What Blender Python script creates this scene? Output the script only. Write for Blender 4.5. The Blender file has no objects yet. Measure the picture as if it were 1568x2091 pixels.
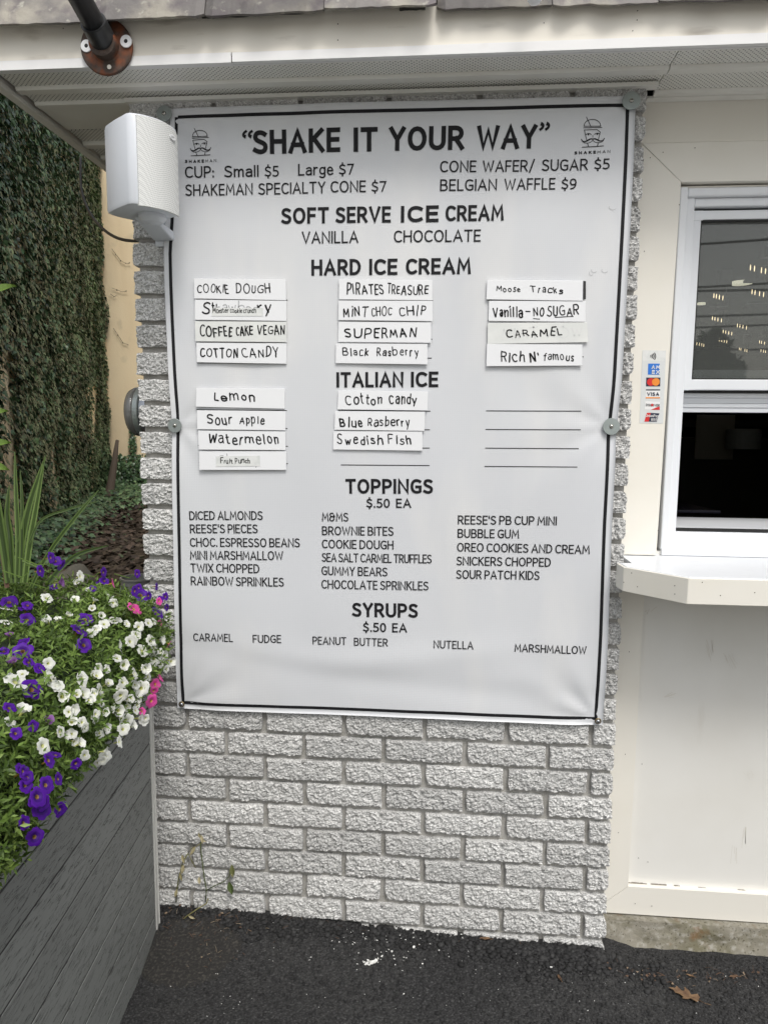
import bpy, math, random
import numpy as np
from mathutils import Vector, Matrix, Quaternion
from mathutils import noise as mnoise
from mathutils.bvhtree import BVHTree
random.seed(7); rng = np.random.default_rng(7)
R = math.radians
scene = bpy.context.scene
col = scene.collection

# ------------------------------------------------------------------ camera
CAM = Vector((0.622711, -1.703647, 1.352652))
FWD = Vector((-0.08274688, 0.98927302, -0.12038209))
RGT = Vector((0.99640811, 0.0843088, 0.00793113))
UPV = Vector((-0.01799532, 0.11929341, 0.99269595))
FPX = 1450.0
cd = bpy.data.cameras.new('camera'); cam = bpy.data.objects.new('camera', cd); col.objects.link(cam)
cd.sensor_fit = 'VERTICAL'; cd.sensor_height = 24.0; cd.lens = FPX / 2091 * 24.0
cd.clip_start = 0.02; cd.clip_end = 3000
m4 = Matrix.Identity(4)
for i in range(3):
    m4[i][0] = RGT[i]; m4[i][1] = UPV[i]; m4[i][2] = -FWD[i]; m4[i][3] = CAM[i]
cam.matrix_world = m4
scene.camera = cam

# ------------------------------------------------------------------ sky and sun (bright overcast)
SUN_EL, SUN_AZ = 55.0, 158.0      # azimuth measured from +Y (into the wall) clockwise
world = bpy.data.worlds.new('World'); scene.world = world; world.use_nodes = True
wn = world.node_tree; wn.nodes.clear()
wo = wn.nodes.new('ShaderNodeOutputWorld'); wb = wn.nodes.new('ShaderNodeBackground')
sky = wn.nodes.new('ShaderNodeTexSky'); sky.sky_type = 'NISHITA'; sky.sun_disc = False
sky.sun_elevation = R(SUN_EL); sky.sun_rotation = R(SUN_AZ); sky.air_density = 1.6; sky.dust_density = 4.0; sky.ozone_density = 1.0
hs = wn.nodes.new('ShaderNodeHueSaturation'); hs.inputs['Saturation'].default_value = 0.33; hs.inputs['Value'].default_value = 1.0
wn.links.new(sky.outputs[0], hs.inputs['Color']); wn.links.new(hs.outputs[0], wb.inputs[0]); wn.links.new(wb.outputs[0], wo.inputs[0])
wb.inputs[1].default_value = 0.14
sl = bpy.data.lights.new('sun', 'SUN'); sun = bpy.data.objects.new('sun', sl); col.objects.link(sun)
sl.energy = 1.5; sl.angle = R(17); sl.color = (1.0, 0.97, 0.92)
sd = Vector((math.sin(R(SUN_AZ)) * math.cos(R(SUN_EL)), math.cos(R(SUN_AZ)) * math.cos(R(SUN_EL)), math.sin(R(SUN_EL))))
sun.rotation_euler = sd.to_track_quat('Z', 'Y').to_euler()
vs = scene.view_settings
vs.view_transform = 'Standard'; vs.look = 'None'; vs.gamma = 1.0; vs.use_curve_mapping = False
vs.exposure = 0.20

# ------------------------------------------------------------------ helpers
def ray(x, y):
    return FWD + RGT * ((x - 784) / FPX) + UPV * ((1045.5 - y) / FPX)
def P(x, y, Y=0.0):                       # photo pixel -> point on the vertical plane at depth Y
    r = ray(x, y); return CAM + r * ((Y - CAM.y) / r.y)
def G(x, y, z=0.05):                      # photo pixel -> point on the horizontal plane at height z
    r = ray(x, y); return CAM + r * ((z - CAM.z) / r.z)

def tag(o, label=None, cat=None, group=None, kind=None):
    if label: o['label'] = label
    if cat: o['category'] = cat
    if group: o['group'] = group
    if kind: o['kind'] = kind
    return o
def empty(name, loc=(0, 0, 0), label=None, cat=None, group=None, kind=None):
    o = bpy.data.objects.new(name, None); o.empty_display_size = 0.05; col.objects.link(o); o.location = loc
    return tag(o, label, cat, group, kind)

class MB:
    def __init__(s): s.v = []; s.f = []; s.r = []; s.m = []
    def add(s, vs_, fs, rnd=0.0, mi=0):
        b = len(s.v); s.v.extend([tuple(v) for v in vs_])
        for f in fs: s.f.append(tuple(b + i for i in f)); s.r.append(rnd); s.m.append(mi)
        return s
    def box(s, a, b, rnd=0.0, mi=0):
        x0, y0, z0 = a; x1, y1, z1 = b
        if x0 > x1: x0, x1 = x1, x0
        if y0 > y1: y0, y1 = y1, y0
        if z0 > z1: z0, z1 = z1, z0
        return s.add([(x0,y0,z0),(x1,y0,z0),(x1,y1,z0),(x0,y1,z0),(x0,y0,z1),(x1,y0,z1),(x1,y1,z1),(x0,y1,z1)],
            [(0,3,2,1),(4,5,6,7),(0,1,5,4),(1,2,6,5),(2,3,7,6),(3,0,4,7)], rnd, mi)
    def prism(s, poly, axis, a, b, rnd=0.0, mi=0):   # poly: 2-D points, extruded on axis from a to b
        n = len(poly)
        def mk(p, t):
            return {0: (t, p[0], p[1]), 1: (p[0], t, p[1]), 2: (p[0], p[1], t)}[axis]
        V = [mk(p, a) for p in poly] + [mk(p, b) for p in poly]
        F = [tuple(range(n)), tuple(range(2*n-1, n-1, -1))] + [(i, (i+1) % n, n+(i+1) % n, n+i) for i in range(n)]
        return s.add(V, F, rnd, mi)
    def tube(s, pts, rad, n=8, rnd=0.0, mi=0, cap=True):
        pts = [Vector(p) for p in pts]; V = []; F = []
        rads = rad if isinstance(rad, (list, tuple)) else [rad] * len(pts)
        prev = None
        for i, p in enumerate(pts):
            t = (pts[min(i+1, len(pts)-1)] - pts[max(i-1, 0)]).normalized()
            if prev is None:
                a = t.orthogonal().normalized()
            else:
                a = (prev - t * prev.dot(t)).normalized()
            prev = a; b = t.cross(a)
            for k in range(n):
                q = 2*math.pi*k/n; V.append(p + (a*math.cos(q) + b*math.sin(q)) * rads[i])
        for i in range(len(pts)-1):
            for k in range(n):
                F.append((i*n+k, i*n+(k+1) % n, (i+1)*n+(k+1) % n, (i+1)*n+k))
        if cap: F.append(tuple(range(n-1, -1, -1))); F.append(tuple((len(pts)-1)*n+k for k in range(n)))
        return s.add(V, F, rnd, mi)
    def lathe(s, prof, origin, axis, n=24, rnd=0.0, mi=0, cap=True):   # prof: (radius, distance along axis)
        ax = Vector(axis).normalized(); a = ax.orthogonal().normalized(); b = ax.cross(a); o = Vector(origin)
        V = []; F = []
        for r_, h in prof:
            for k in range(n):
                q = 2*math.pi*k/n; V.append(o + ax*h + (a*math.cos(q) + b*math.sin(q)) * r_)
        for i in range(len(prof)-1):
            for k in range(n):
                F.append((i*n+k, i*n+(k+1) % n, (i+1)*n+(k+1) % n, (i+1)*n+k))
        if cap: F.append(tuple(range(n-1, -1, -1))); F.append(tuple((len(prof)-1)*n+k for k in range(n)))
        return s.add(V, F, rnd, mi)
    def grid(s, fn, nu, nv, rnd=0.0, mi=0):
        V = [fn(i/nu, j/nv) for j in range(nv+1) for i in range(nu+1)]
        F = [(j*(nu+1)+i, j*(nu+1)+i+1, (j+1)*(nu+1)+i+1, (j+1)*(nu+1)+i) for j in range(nv) for i in range(nu)]
        return s.add(V, F, rnd, mi)
    def mesh(s, name, mats, smooth=False, fix=True):
        me = bpy.data.meshes.new(name)
        me.from_pydata([tuple(map(float, v)) for v in s.v], [], s.f)
        for m in (mats if isinstance(mats, (list, tuple)) else [mats]): me.materials.append(m)
        a = me.attributes.new('rnd', 'FLOAT', 'FACE'); a.data.foreach_set('value', [float(x) for x in s.r])
        me.polygons.foreach_set('material_index', s.m)
        if smooth: me.polygons.foreach_set('use_smooth', [True]*len(s.f))
        me.validate(); me.update()
        if fix:
            import bmesh
            b = bmesh.new(); b.from_mesh(me); bmesh.ops.recalc_face_normals(b, faces=b.faces); b.to_mesh(me); b.free()
        return me
    def build(s, name, mats, parent=None, smooth=False, fix=True, loc=None, bevel=0.0):
        o = bpy.data.objects.new(name, s.mesh(name, mats, smooth, fix)); col.objects.link(o)
        if parent is not None:
            o.parent = parent
        if loc is not None: o.location = loc
        if bevel:
            md = o.modifiers.new('bevel', 'BEVEL'); md.width = bevel; md.segments = 2; md.limit_method = 'ANGLE'; md.harden_normals = False
        return o
def numesh(name, V, F, mats, rnd=None, parent=None, smooth=False):
    me = bpy.data.meshes.new(name); V = np.asarray(V, np.float32); F = np.asarray(F, np.int32)
    me.vertices.add(len(V)); me.vertices.foreach_set('co', V.ravel())
    k = F.shape[1]; me.loops.add(F.size); me.loops.foreach_set('vertex_index', F.ravel())
    me.polygons.add(len(F)); me.polygons.foreach_set('loop_start', np.arange(0, F.size, k, dtype=np.int32))
    if smooth: me.polygons.foreach_set('use_smooth', np.ones(len(F), bool))
    me.update(calc_edges=True)
    me.materials.append(mats)
    if rnd is not None:
        a = me.attributes.new('rnd', 'FLOAT', 'FACE'); a.data.foreach_set('value', np.asarray(rnd, np.float32))
    o = bpy.data.objects.new(name, me); col.objects.link(o)
    if parent is not None: o.parent = parent
    return o

# ---- material builder
def mat(name, base=(0.5,0.5,0.5), rough=0.6, spec=0.5, metal=0.0, var=None, bumps=(), rnd=None, obj=None, coat=0.0, emit=None, trans=0.0):
    """var: list of (noise scale, lo, hi, colour, detail) blotches mixed over base; bumps: list of (kind, scale, strength, distance);
       rnd: colour list driven by the per-face random value; obj: (amount) lightness change per object."""
    m = bpy.data.materials.new(name); m.use_nodes = True; nt = m.node_tree; N = nt.nodes; L = nt.links
    bs = N['Principled BSDF']; bs.inputs['Roughness'].default_value = rough; bs.inputs['Metallic'].default_value = metal
    bs.inputs['Specular IOR Level'].default_value = spec; bs.inputs['Coat Weight'].default_value = coat
    tc = N.new('ShaderNodeTexCoord'); vec = tc.outputs['Object']
    c = N.new('ShaderNodeRGB'); c.outputs[0].default_value = (*base, 1); cur = c.outputs[0]
    if rnd:
        at = N.new('ShaderNodeAttribute'); at.attribute_name = 'rnd'
        rp = N.new('ShaderNodeValToRGB'); rp.color_ramp.interpolation = 'LINEAR'
        el = rp.color_ramp.elements
        while len(el) < len(rnd): el.new(0.5)
        for i, cc in enumerate(rnd): el[i].position = i/(len(rnd)-1); el[i].color = (*cc, 1)
        L.new(at.outputs['Fac'], rp.inputs[0]); cur = rp.outputs[0]
    for (sc, lo, hi, cc, det) in (var or []):
        tx = N.new('ShaderNodeTexNoise'); tx.inputs['Detail'].default_value = det
        if isinstance(sc, tuple):
            mp = N.new('ShaderNodeMapping'); mp.inputs['Scale'].default_value = sc; L.new(vec, mp.inputs[0]); L.new(mp.outputs[0], tx.inputs['Vector']); tx.inputs['Scale'].default_value = 1.0
        else:
            tx.inputs['Scale'].default_value = sc; L.new(vec, tx.inputs['Vector'])
        mr = N.new('ShaderNodeMapRange'); mr.inputs[1].default_value = lo; mr.inputs[2].default_value = hi; L.new(tx.outputs[0], mr.inputs[0])
        mx = N.new('ShaderNodeMix'); mx.data_type = 'RGBA'; L.new(mr.outputs[0], mx.inputs[0]); L.new(cur, mx.inputs[6]); mx.inputs[7].default_value = (*cc, 1)
        cur = mx.outputs[2]
    if obj:
        oi = N.new('ShaderNodeObjectInfo'); mr = N.new('ShaderNodeMapRange'); mr.inputs[3].default_value = 1-obj; mr.inputs[4].default_value = 1+obj
        L.new(oi.outputs['Random'], mr.inputs[0]); h = N.new('ShaderNodeHueSaturation'); L.new(mr.outputs[0], h.inputs['Value']); L.new(cur, h.inputs['Color']); cur = h.outputs[0]
    L.new(cur, bs.inputs['Base Color'])
    last = None
    for (kind, sc, st, dist) in bumps:
        if kind == 'noise': tx = N.new('ShaderNodeTexNoise'); tx.inputs['Detail'].default_value = 6; out = tx.outputs[0]
        elif kind == 'voro': tx = N.new('ShaderNodeTexVoronoi'); out = tx.outputs['Distance']
        elif kind == 'wave': tx = N.new('ShaderNodeTexWave'); tx.inputs['Distortion'].default_value = 0; out = tx.outputs['Fac']
        if isinstance(sc, tuple):
            mp = N.new('ShaderNodeMapping'); mp.inputs['Scale'].default_value = sc; L.new(vec, mp.inputs[0]); L.new(mp.outputs[0], tx.inputs['Vector']); tx.inputs['Scale'].default_value = 1.0
        else:
            tx.inputs['Scale'].default_value = sc; L.new(vec, tx.inputs['Vector'])
        bp = N.new('ShaderNodeBump'); bp.inputs['Strength'].default_value = st; bp.inputs['Distance'].default_value = dist
        L.new(out, bp.inputs['Height'])
        if last is not None: L.new(last, bp.inputs['Normal'])
        last = bp.outputs[0]
    if last is not None: L.new(last, bs.inputs['Normal'])
    if emit:
        bs.inputs['Emission Color'].default_value = (*emit[0], 1); bs.inputs['Emission Strength'].default_value = emit[1]
    if trans: bs.inputs['Subsurface Weight'].default_value = 0.0
    m['bsdf'] = bs.name
    return m
def leafy(m, amount=0.3, tint=(0.35, 0.5, 0.12)):      # light passing through a thin leaf or petal
    nt = m.node_tree; N = nt.nodes; L = nt.links; bs = N['Principled BSDF']; out = [n for n in N if n.type == 'OUTPUT_MATERIAL'][0]
    tr = N.new('ShaderNodeBsdfTranslucent'); mx = N.new('ShaderNodeMixShader'); mx.inputs[0].default_value = amount
    src = bs.inputs['Base Color'].links[0].from_socket
    L.new(src, tr.inputs['Color']); L.new(bs.outputs[0], mx.inputs[1]); L.new(tr.outputs[0], mx.inputs[2]); L.new(mx.outputs[0], out.inputs[0])
    return m

M = {}
M['brick'] = mat('split_brick', (0.52,0.52,0.512), 0.9, 0.3, var=[(32,.38,.62,(0.40,0.40,0.395),4),(75,.48,.62,(0.64,0.64,0.63),4),(230,.47,.58,(0.70,0.70,0.69),3),(330,.57,.67,(0.27,0.27,0.265),2),(520,.56,.66,(0.25,0.245,0.24),2),(90,.62,.75,(0.33,0.325,0.315),4)],
    bumps=[('noise',260,0.7,0.003),('noise',600,0.8,0.0015)], obj=0.13)
M['mortar'] = mat('mortar', (0.37,0.36,0.34), 0.95, 0.2, var=[(30,.4,.65,(0.28,0.272,0.25),5),(300,.5,.7,(0.42,0.41,0.39),2)], bumps=[('noise',220,0.5,0.002)])
M['cream'] = mat('cream_paint', (0.79,0.765,0.70), 0.5, 0.4, var=[(5,.5,.8,(0.76,0.73,0.65),5)], bumps=[('noise',160,0.08,0.001)])
M['panel'] = mat('panel_paint', (0.77,0.76,0.725), 0.45, 0.4, var=[(3.5,.5,.85,(0.71,0.695,0.65),5),((9,9,2.2),.64,.8,(0.60,0.57,0.51),6)], bumps=[('noise',110,0.08,0.001)])
M['fascia'] = mat('fascia_paint', (0.80,0.765,0.69), 0.6, 0.35, var=[(4,.5,.8,(0.70,0.66,0.58),6),((6,6,30),.6,.8,(0.42,0.38,0.32),5)], bumps=[('noise',60,0.15,0.001)])
M['vinyl'] = mat('white_vinyl', (0.74,0.76,0.79), 0.35, 0.5, var=[(30,.6,.8,(0.70,0.71,0.74),5)])
M['trimwhite'] = mat('white_metal_trim', (0.82,0.82,0.82), 0.3, 0.5, var=[(12,.62,.8,(0.7,0.69,0.66),4)])
M['soffit'] = mat('soffit_vinyl', (0.82,0.815,0.77), 0.5, 0.4, var=[(7,.45,.75,(0.76,0.745,0.69),5)])
def perf(base_mat, name):
    m = base_mat.copy(); m.name = name; nt = m.node_tree; N = nt.nodes; L = nt.links; bs = N['Principled BSDF']
    tc = N.new('ShaderNodeTexCoord'); mp = N.new('ShaderNodeMapping'); mp.inputs['Rotation'].default_value = (0,0,R(45)); mp.inputs['Scale'].default_value = (1,1,0)
    vo = N.new('ShaderNodeTexVoronoi'); vo.inputs['Scale'].default_value = 1/0.0078; vo.inputs['Randomness'].default_value = 0
    L.new(tc.outputs['Object'], mp.inputs[0]); L.new(mp.outputs[0], vo.inputs['Vector'])
    mr = N.new('ShaderNodeMapRange'); mr.inputs[1].default_value = 0.17; mr.inputs[2].default_value = 0.23; L.new(vo.outputs['Distance'], mr.inputs[0])
    mx = N.new('ShaderNodeMix'); mx.data_type = 'RGBA'; src = bs.inputs['Base Color'].links[0].from_socket
    L.new(mr.outputs[0], mx.inputs[0]); mx.inputs[6].default_value = (0.03,0.03,0.028,1); L.new(src, mx.inputs[7]); L.new(mx.outputs[2], bs.inputs['Base Color'])
    return m
M['perf'] = perf(M['soffit'], 'perforated_soffit')
M['slate'] = mat('roof_slate', (0.16,0.15,0.145), 0.75, 0.4, var=[(9,.45,.62,(0.30,0.28,0.24),8),(22,.5,.66,(0.13,0.115,0.12),6),(50,.62,.75,(0.38,0.37,0.32),4)], bumps=[('noise',40,0.6,0.006)], obj=0.35)
M['black'] = mat('flat_black', (0.02,0.02,0.02), 0.6)  # plain black for gaps, slots, felt and small black parts
M['ink'] = mat('black_ink', (0.012,0.012,0.014), 0.6, 0.2)
M['marker'] = mat('black_marker', (0.008,0.008,0.009), 0.6, 0.25)
M['faded'] = mat('faded_marker', (0.42,0.43,0.44), 0.5)
M['banner'] = mat('vinyl_banner', (0.63,0.645,0.67), 0.42, 0.45, var=[(2.2,.4,.7,(0.62,0.635,0.665),3),((5,5,1.6),.52,.7,(0.69,0.695,0.70),4)])
def weave(m):
    nt = m.node_tree; N = nt.nodes; L = nt.links; bs = N['Principled BSDF']; tc = N.new('ShaderNodeTexCoord')
    last = None
    for d, sc in (('X', 1/0.0021), ('Z', 1/0.0021)):
        w = N.new('ShaderNodeTexWave'); w.bands_direction = d; w.inputs['Scale'].default_value = sc/ 20*6.283/ 2; w.inputs['Distortion'].default_value = 0.6; w.inputs['Detail'].default_value = 1
        L.new(tc.outputs['Object'], w.inputs['Vector']); b = N.new('ShaderNodeBump'); b.inputs['Strength'].default_value = 0.10; b.inputs['Distance'].default_value = 0.0006
        L.new(w.outputs['Fac'], b.inputs['Height'])
        if last is not None: L.new(last, b.inputs['Normal'])
        last = b.outputs[0]
    L.new(last, bs.inputs['Normal'])
weave(M['banner'])
M['card'] = mat('white_card', (0.80,0.81,0.83), 0.35, 0.5)
M['cardold'] = mat('taped_card', (0.70,0.715,0.70), 0.3, 0.6, var=[(20,.45,.65,(0.76,0.77,0.75),4)])
M['tape'] = mat('clear_tape', (0.74,0.75,0.74), 0.25, 0.6, var=[(60,.45,.65,(0.66,0.68,0.67),3)])
M['zinc'] = mat('zinc', (0.30,0.335,0.33), 0.38, 0.5, metal=0.55, var=[(60,.4,.7,(0.34,0.38,0.37),5)], bumps=[('noise',300,0.1,0.0005)])
M['screw'] = mat('screw_steel', (0.50,0.49,0.45), 0.25, 0.5, metal=0.9)
M['speaker'] = mat('speaker_plastic', (0.66,0.69,0.74), 0.42, 0.5)
M['grille'] = mat('speaker_grille', (0.60,0.61,0.60), 0.5, 0.5)
def grille(m):
    nt = m.node_tree; N = nt.nodes; L = nt.links; bs = N['Principled BSDF']; tc = N.new('ShaderNodeTexCoord')
    vo = N.new('ShaderNodeTexVoronoi'); vo.inputs['Scale'].default_value = 1/0.0024; vo.inputs['Randomness'].default_value = 0.0
    mp = N.new('ShaderNodeMapping'); mp.inputs['Rotation'].default_value = (R(45),0,R(53)); L.new(tc.outputs['Object'], mp.inputs[0]); L.new(mp.outputs[0], vo.inputs['Vector'])
    mr = N.new('ShaderNodeMapRange'); mr.inputs[1].default_value = 0.25; mr.inputs[2].default_value = 0.42; L.new(vo.outputs['Distance'], mr.inputs[0])
    mx = N.new('ShaderNodeMix'); mx.data_type = 'RGBA'; mx.inputs[6].default_value = (0.30,0.31,0.31,1); mx.inputs[7].default_value = (0.72,0.73,0.72,1)
    L.new(mr.outputs[0], mx.inputs[0]); L.new(mx.outputs[2], bs.inputs['Base Color'])
grille(M['grille'])
M['cable'] = mat('black_cable', (0.012,0.012,0.012), 0.5)
M['pipe'] = mat('black_pipe', (0.022,0.023,0.025), 0.42, 0.5, var=[(30,.5,.8,(0.04,0.04,0.042),4)])
M['rust'] = mat('rusty_iron', (0.075,0.055,0.045), 0.6, 0.4, metal=0.35, var=[(28,.45,.6,(0.22,0.075,0.035),6),(75,.55,.7,(0.12,0.09,0.075),5)], bumps=[('noise',120,0.4,0.001)])
M['board'] = mat('composite_board', (0.20,0.208,0.20), 0.6, 0.4, obj=0.08)
def woodgrain(m):
    nt = m.node_tree; N = nt.nodes; L = nt.links; bs = N['Principled BSDF']; tc = N.new('ShaderNodeTexCoord'); oi = N.new('ShaderNodeObjectInfo')
    mp = N.new('ShaderNodeMapping'); mp.inputs['Scale'].default_value = (4, 4, 75); L.new(tc.outputs['Object'], mp.inputs[0])
    ad = N.new('ShaderNodeVectorMath'); ad.operation = 'ADD'; L.new(mp.outputs[0], ad.inputs[0])
    sc = N.new('ShaderNodeVectorMath'); sc.operation = 'SCALE'; sc.inputs['Scale'].default_value = 37.0; cx = N.new('ShaderNodeCombineXYZ'); L.new(oi.outputs['Random'], cx.inputs[0]); L.new(oi.outputs['Random'], cx.inputs[2]); L.new(cx.outputs[0], sc.inputs[0]); L.new(sc.outputs[0], ad.inputs[1])
    n1 = N.new('ShaderNodeTexNoise'); n1.inputs['Scale'].default_value = 1.6; n1.inputs['Detail'].default_value = 4; n1.inputs['Distortion'].default_value = 0.9; L.new(ad.outputs[0], n1.inputs['Vector'])
    ms = N.new('ShaderNodeMath'); ms.operation = 'MULTIPLY'; ms.inputs[1].default_value = 9.0; L.new(n1.outputs[0], ms.inputs[0])
    fr = N.new('ShaderNodeMath'); fr.operation = 'FRACT'; L.new(ms.outputs[0], fr.inputs[0])
    pg = N.new('ShaderNodeMath'); pg.operation = 'PINGPONG'; pg.inputs[1].default_value = 0.5; L.new(fr.outputs[0], pg.inputs[0])
    n2 = N.new('ShaderNodeTexNoise'); n2.inputs['Scale'].default_value = 6.0; n2.inputs['Detail'].default_value = 3; mp2 = N.new('ShaderNodeMapping'); mp2.inputs['Scale'].default_value = (5,5,30); L.new(tc.outputs['Object'], mp2.inputs[0]); L.new(mp2.outputs[0], n2.inputs['Vector'])
    mr = N.new('ShaderNodeMapRange'); mr.inputs[1].default_value = 0.02; mr.inputs[2].default_value = 0.11; mr.inputs[3].default_value = 1.0; mr.inputs[4].default_value = 0.0; L.new(pg.outputs[0], mr.inputs[0])
    mk = N.new('ShaderNodeMapRange'); mk.inputs[1].default_value = 0.47; mk.inputs[2].default_value = 0.54; L.new(n2.outputs[0], mk.inputs[0])
    mu = N.new('ShaderNodeMath'); mu.operation = 'MULTIPLY'; L.new(mr.outputs[0], mu.inputs[0]); L.new(mk.outputs[0], mu.inputs[1])
    src = bs.inputs['Base Color'].links[0].from_socket
    mx = N.new('ShaderNodeMix'); mx.data_type = 'RGBA'; L.new(mu.outputs[0], mx.inputs[0]); L.new(src, mx.inputs[6]); mx.inputs[7].default_value = (0.022,0.022,0.022,1)
    L.new(mx.outputs[2], bs.inputs['Base Color'])
    bp = N.new('ShaderNodeBump'); bp.invert = True; bp.inputs['Strength'].default_value = 0.8; bp.inputs['Distance'].default_value = 0.0012; L.new(mu.outputs[0], bp.inputs['Height']); L.new(bp.outputs[0], bs.inputs['Normal'])
woodgrain(M['board'])
M['alu'] = mat('aluminium_trim', (0.58,0.58,0.555), 0.45, 0.5, metal=0.1, var=[((30,30,2),.5,.8,(0.46,0.46,0.44),4)])
M['asphalt'] = mat('asphalt', (0.024,0.024,0.025), 0.85, 0.35, var=[(3,.45,.65,(0.032,0.032,0.032),5),(260,.55,.68,(0.075,0.075,0.076),2)], bumps=[('voro',130,0.9,0.004),('noise',300,0.5,0.002)])
M['gravel'] = mat('asphalt_grain', rough=0.8, spec=0.35, rnd=[(0.012,0.012,0.0125),(0.026,0.026,0.027),(0.046,0.046,0.046)], bumps=[('noise',400,0.4,0.001)])
M['soil'] = mat('alley_soil', (0.030,0.022,0.016), 0.95, 0.2, var=[(12,.45,.6,(0.05,0.038,0.026),6)], bumps=[('noise',30,0.8,0.02)])
M['dirt'] = mat('dirt', (0.030,0.029,0.028), 0.95, 0.2, var=[(160,.5,.72,(0.075,0.070,0.062),6)], bumps=[('noise',150,0.9,0.006)])
M['concrete'] = mat('mossy_concrete', (0.30,0.28,0.23), 0.95, 0.2, var=[(9,.45,.62,(0.20,0.185,0.125),8),(60,.5,.7,(0.42,0.40,0.35),6),(160,.6,.7,(0.10,0.09,0.06),3),(14,.6,.7,(0.20,0.12,0.06),4)], bumps=[('noise',50,0.6,0.005)])
M['stucco'] = mat('beige_stucco', (0.84,0.69,0.47), 0.95, 0.2, var=[((1.5,1.5,.35),.45,.7,(0.72,0.57,0.37),6),(2.6,.6,.8,(0.60,0.50,0.34),5)], bumps=[('noise',40,0.3,0.01)])
M['ivy'] = leafy(mat('ivy_leaf', rough=0.36, spec=0.5, rnd=[(0.016,0.034,0.020),(0.038,0.074,0.036),(0.066,0.122,0.056),(0.11,0.18,0.085),(0.18,0.27,0.12)]), 0.15)
M['twig'] = mat('dry_twig', (0.06,0.045,0.032), 0.9)
M['litter'] = mat('dead_leaves', rough=0.8, rnd=[(0.018,0.013,0.010),(0.040,0.027,0.019),(0.075,0.050,0.035),(0.030,0.045,0.018)])
M['rock'] = mat('field_stone', (0.095,0.09,0.075), 0.9, 0.3, var=[(14,.45,.65,(0.10,0.095,0.08),7)], bumps=[('noise',30,0.5,0.01)])
M['leafgreen'] = leafy(mat('petunia_leaf', rough=0.5, spec=0.4, rnd=[(0.035,0.065,0.012),(0.085,0.145,0.026),(0.145,0.235,0.045),(0.24,0.34,0.08)]), 0.25)
def petal(name, c1, c2, throat):
    m = mat(name, c1, 0.55, 0.3); nt = m.node_tree; N = nt.nodes; L = nt.links; bs = N['Principled BSDF']
    at = N.new('ShaderNodeAttribute'); at.attribute_name = 'rnd'; rp = N.new('ShaderNodeValToRGB'); el = rp.color_ramp.elements
    el[0].position = 0.0; el[0].color = (*throat, 1); el[1].position = 1.0; el[1].color = (*c1, 1); e = el.new(0.3); e.color = (*c2, 1)
    L.new(at.outputs['Fac'], rp.inputs[0])
    oi = N.new('ShaderNodeObjectInfo'); mr = N.new('ShaderNodeMapRange'); mr.inputs[3].default_value = 0.85; mr.inputs[4].default_value = 1.12; L.new(oi.outputs['Random'], mr.inputs[0])
    h = N.new('ShaderNodeHueSaturation'); L.new(mr.outputs[0], h.inputs['Value']); L.new(rp.outputs[0], h.inputs['Color']); L.new(h.outputs[0], bs.inputs['Base Color'])
    return leafy(m, 0.3)
M['pwhite'] = petal('white_petal', (0.82,0.83,0.80), (0.80,0.81,0.72), (0.60,0.62,0.20))
M['ppurple'] = petal('purple_petal', (0.095,0.008,0.35), (0.05,0.005,0.20), (0.30,0.18,0.03))
M['ppink'] = petal('pink_petal', (0.78,0.11,0.42), (0.62,0.06,0.30), (0.55,0.35,0.05))
M['pviolet'] = petal('violet_petal', (0.28,0.13,0.36), (0.20,0.07,0.28), (0.3,0.3,0.1))
M['spike'] = leafy(mat('spike_leaf', rough=0.45, spec=0.5, rnd=[(0.016,0.032,0.006),(0.045,0.085,0.010),(0.17,0.25,0.07)]), 0.12)
M['spikedead'] = mat('dead_spike_leaf', (0.09,0.045,0.025), 0.7)
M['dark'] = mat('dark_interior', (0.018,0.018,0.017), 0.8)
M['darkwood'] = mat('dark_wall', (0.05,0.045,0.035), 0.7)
M['bulb'] = mat('bulb_filament', (1,0.85,0.6), 0.4, emit=((1.0,0.78,0.48), 2.6))
M['ceillight'] = mat('ceiling_light', (1,1,0.9), 0.4, emit=((1.0,0.93,0.72), 0.9))
M['fixture'] = mat('black_fixture', (0.012,0.012,0.013), 0.5)
M['gasket'] = mat('black_gasket', (0.01,0.01,0.01), 0.6)
M['steel'] = mat('brushed_steel', (0.42,0.43,0.45), 0.22, 0.5, metal=0.95)
M['paper'] = mat('paper', (0.42,0.38,0.31), 0.8)
M['chip'] = mat('paint_chip', (0.72,0.72,0.70), 0.8)
M['oak'] = mat('oak_leaf', (0.19,0.115,0.06), 0.8, var=[(60,.45,.65,(0.10,0.055,0.03),4)])
M['weed'] = leafy(mat('weed', rough=0.6, rnd=[(0.06,0.10,0.025),(0.22,0.20,0.08),(0.50,0.44,0.28)]), 0.2)
M['wire'] = mat('overhead_wire', (0.01,0.01,0.01), 0.8)
M['white'] = mat('white_print', (0.80,0.80,0.80), 0.5)
M['red'] = mat('red_print', (0.62,0.02,0.02), 0.5)
M['orange'] = mat('orange_print', (0.80,0.26,0.03), 0.5)
M['blue'] = mat('blue_print', (0.02,0.17,0.60), 0.5)
M['navy'] = mat('navy_print', (0.012,0.018,0.05), 0.5)
M['sticker'] = mat('sticker_film', (0.66,0.68,0.68), 0.3)
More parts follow.
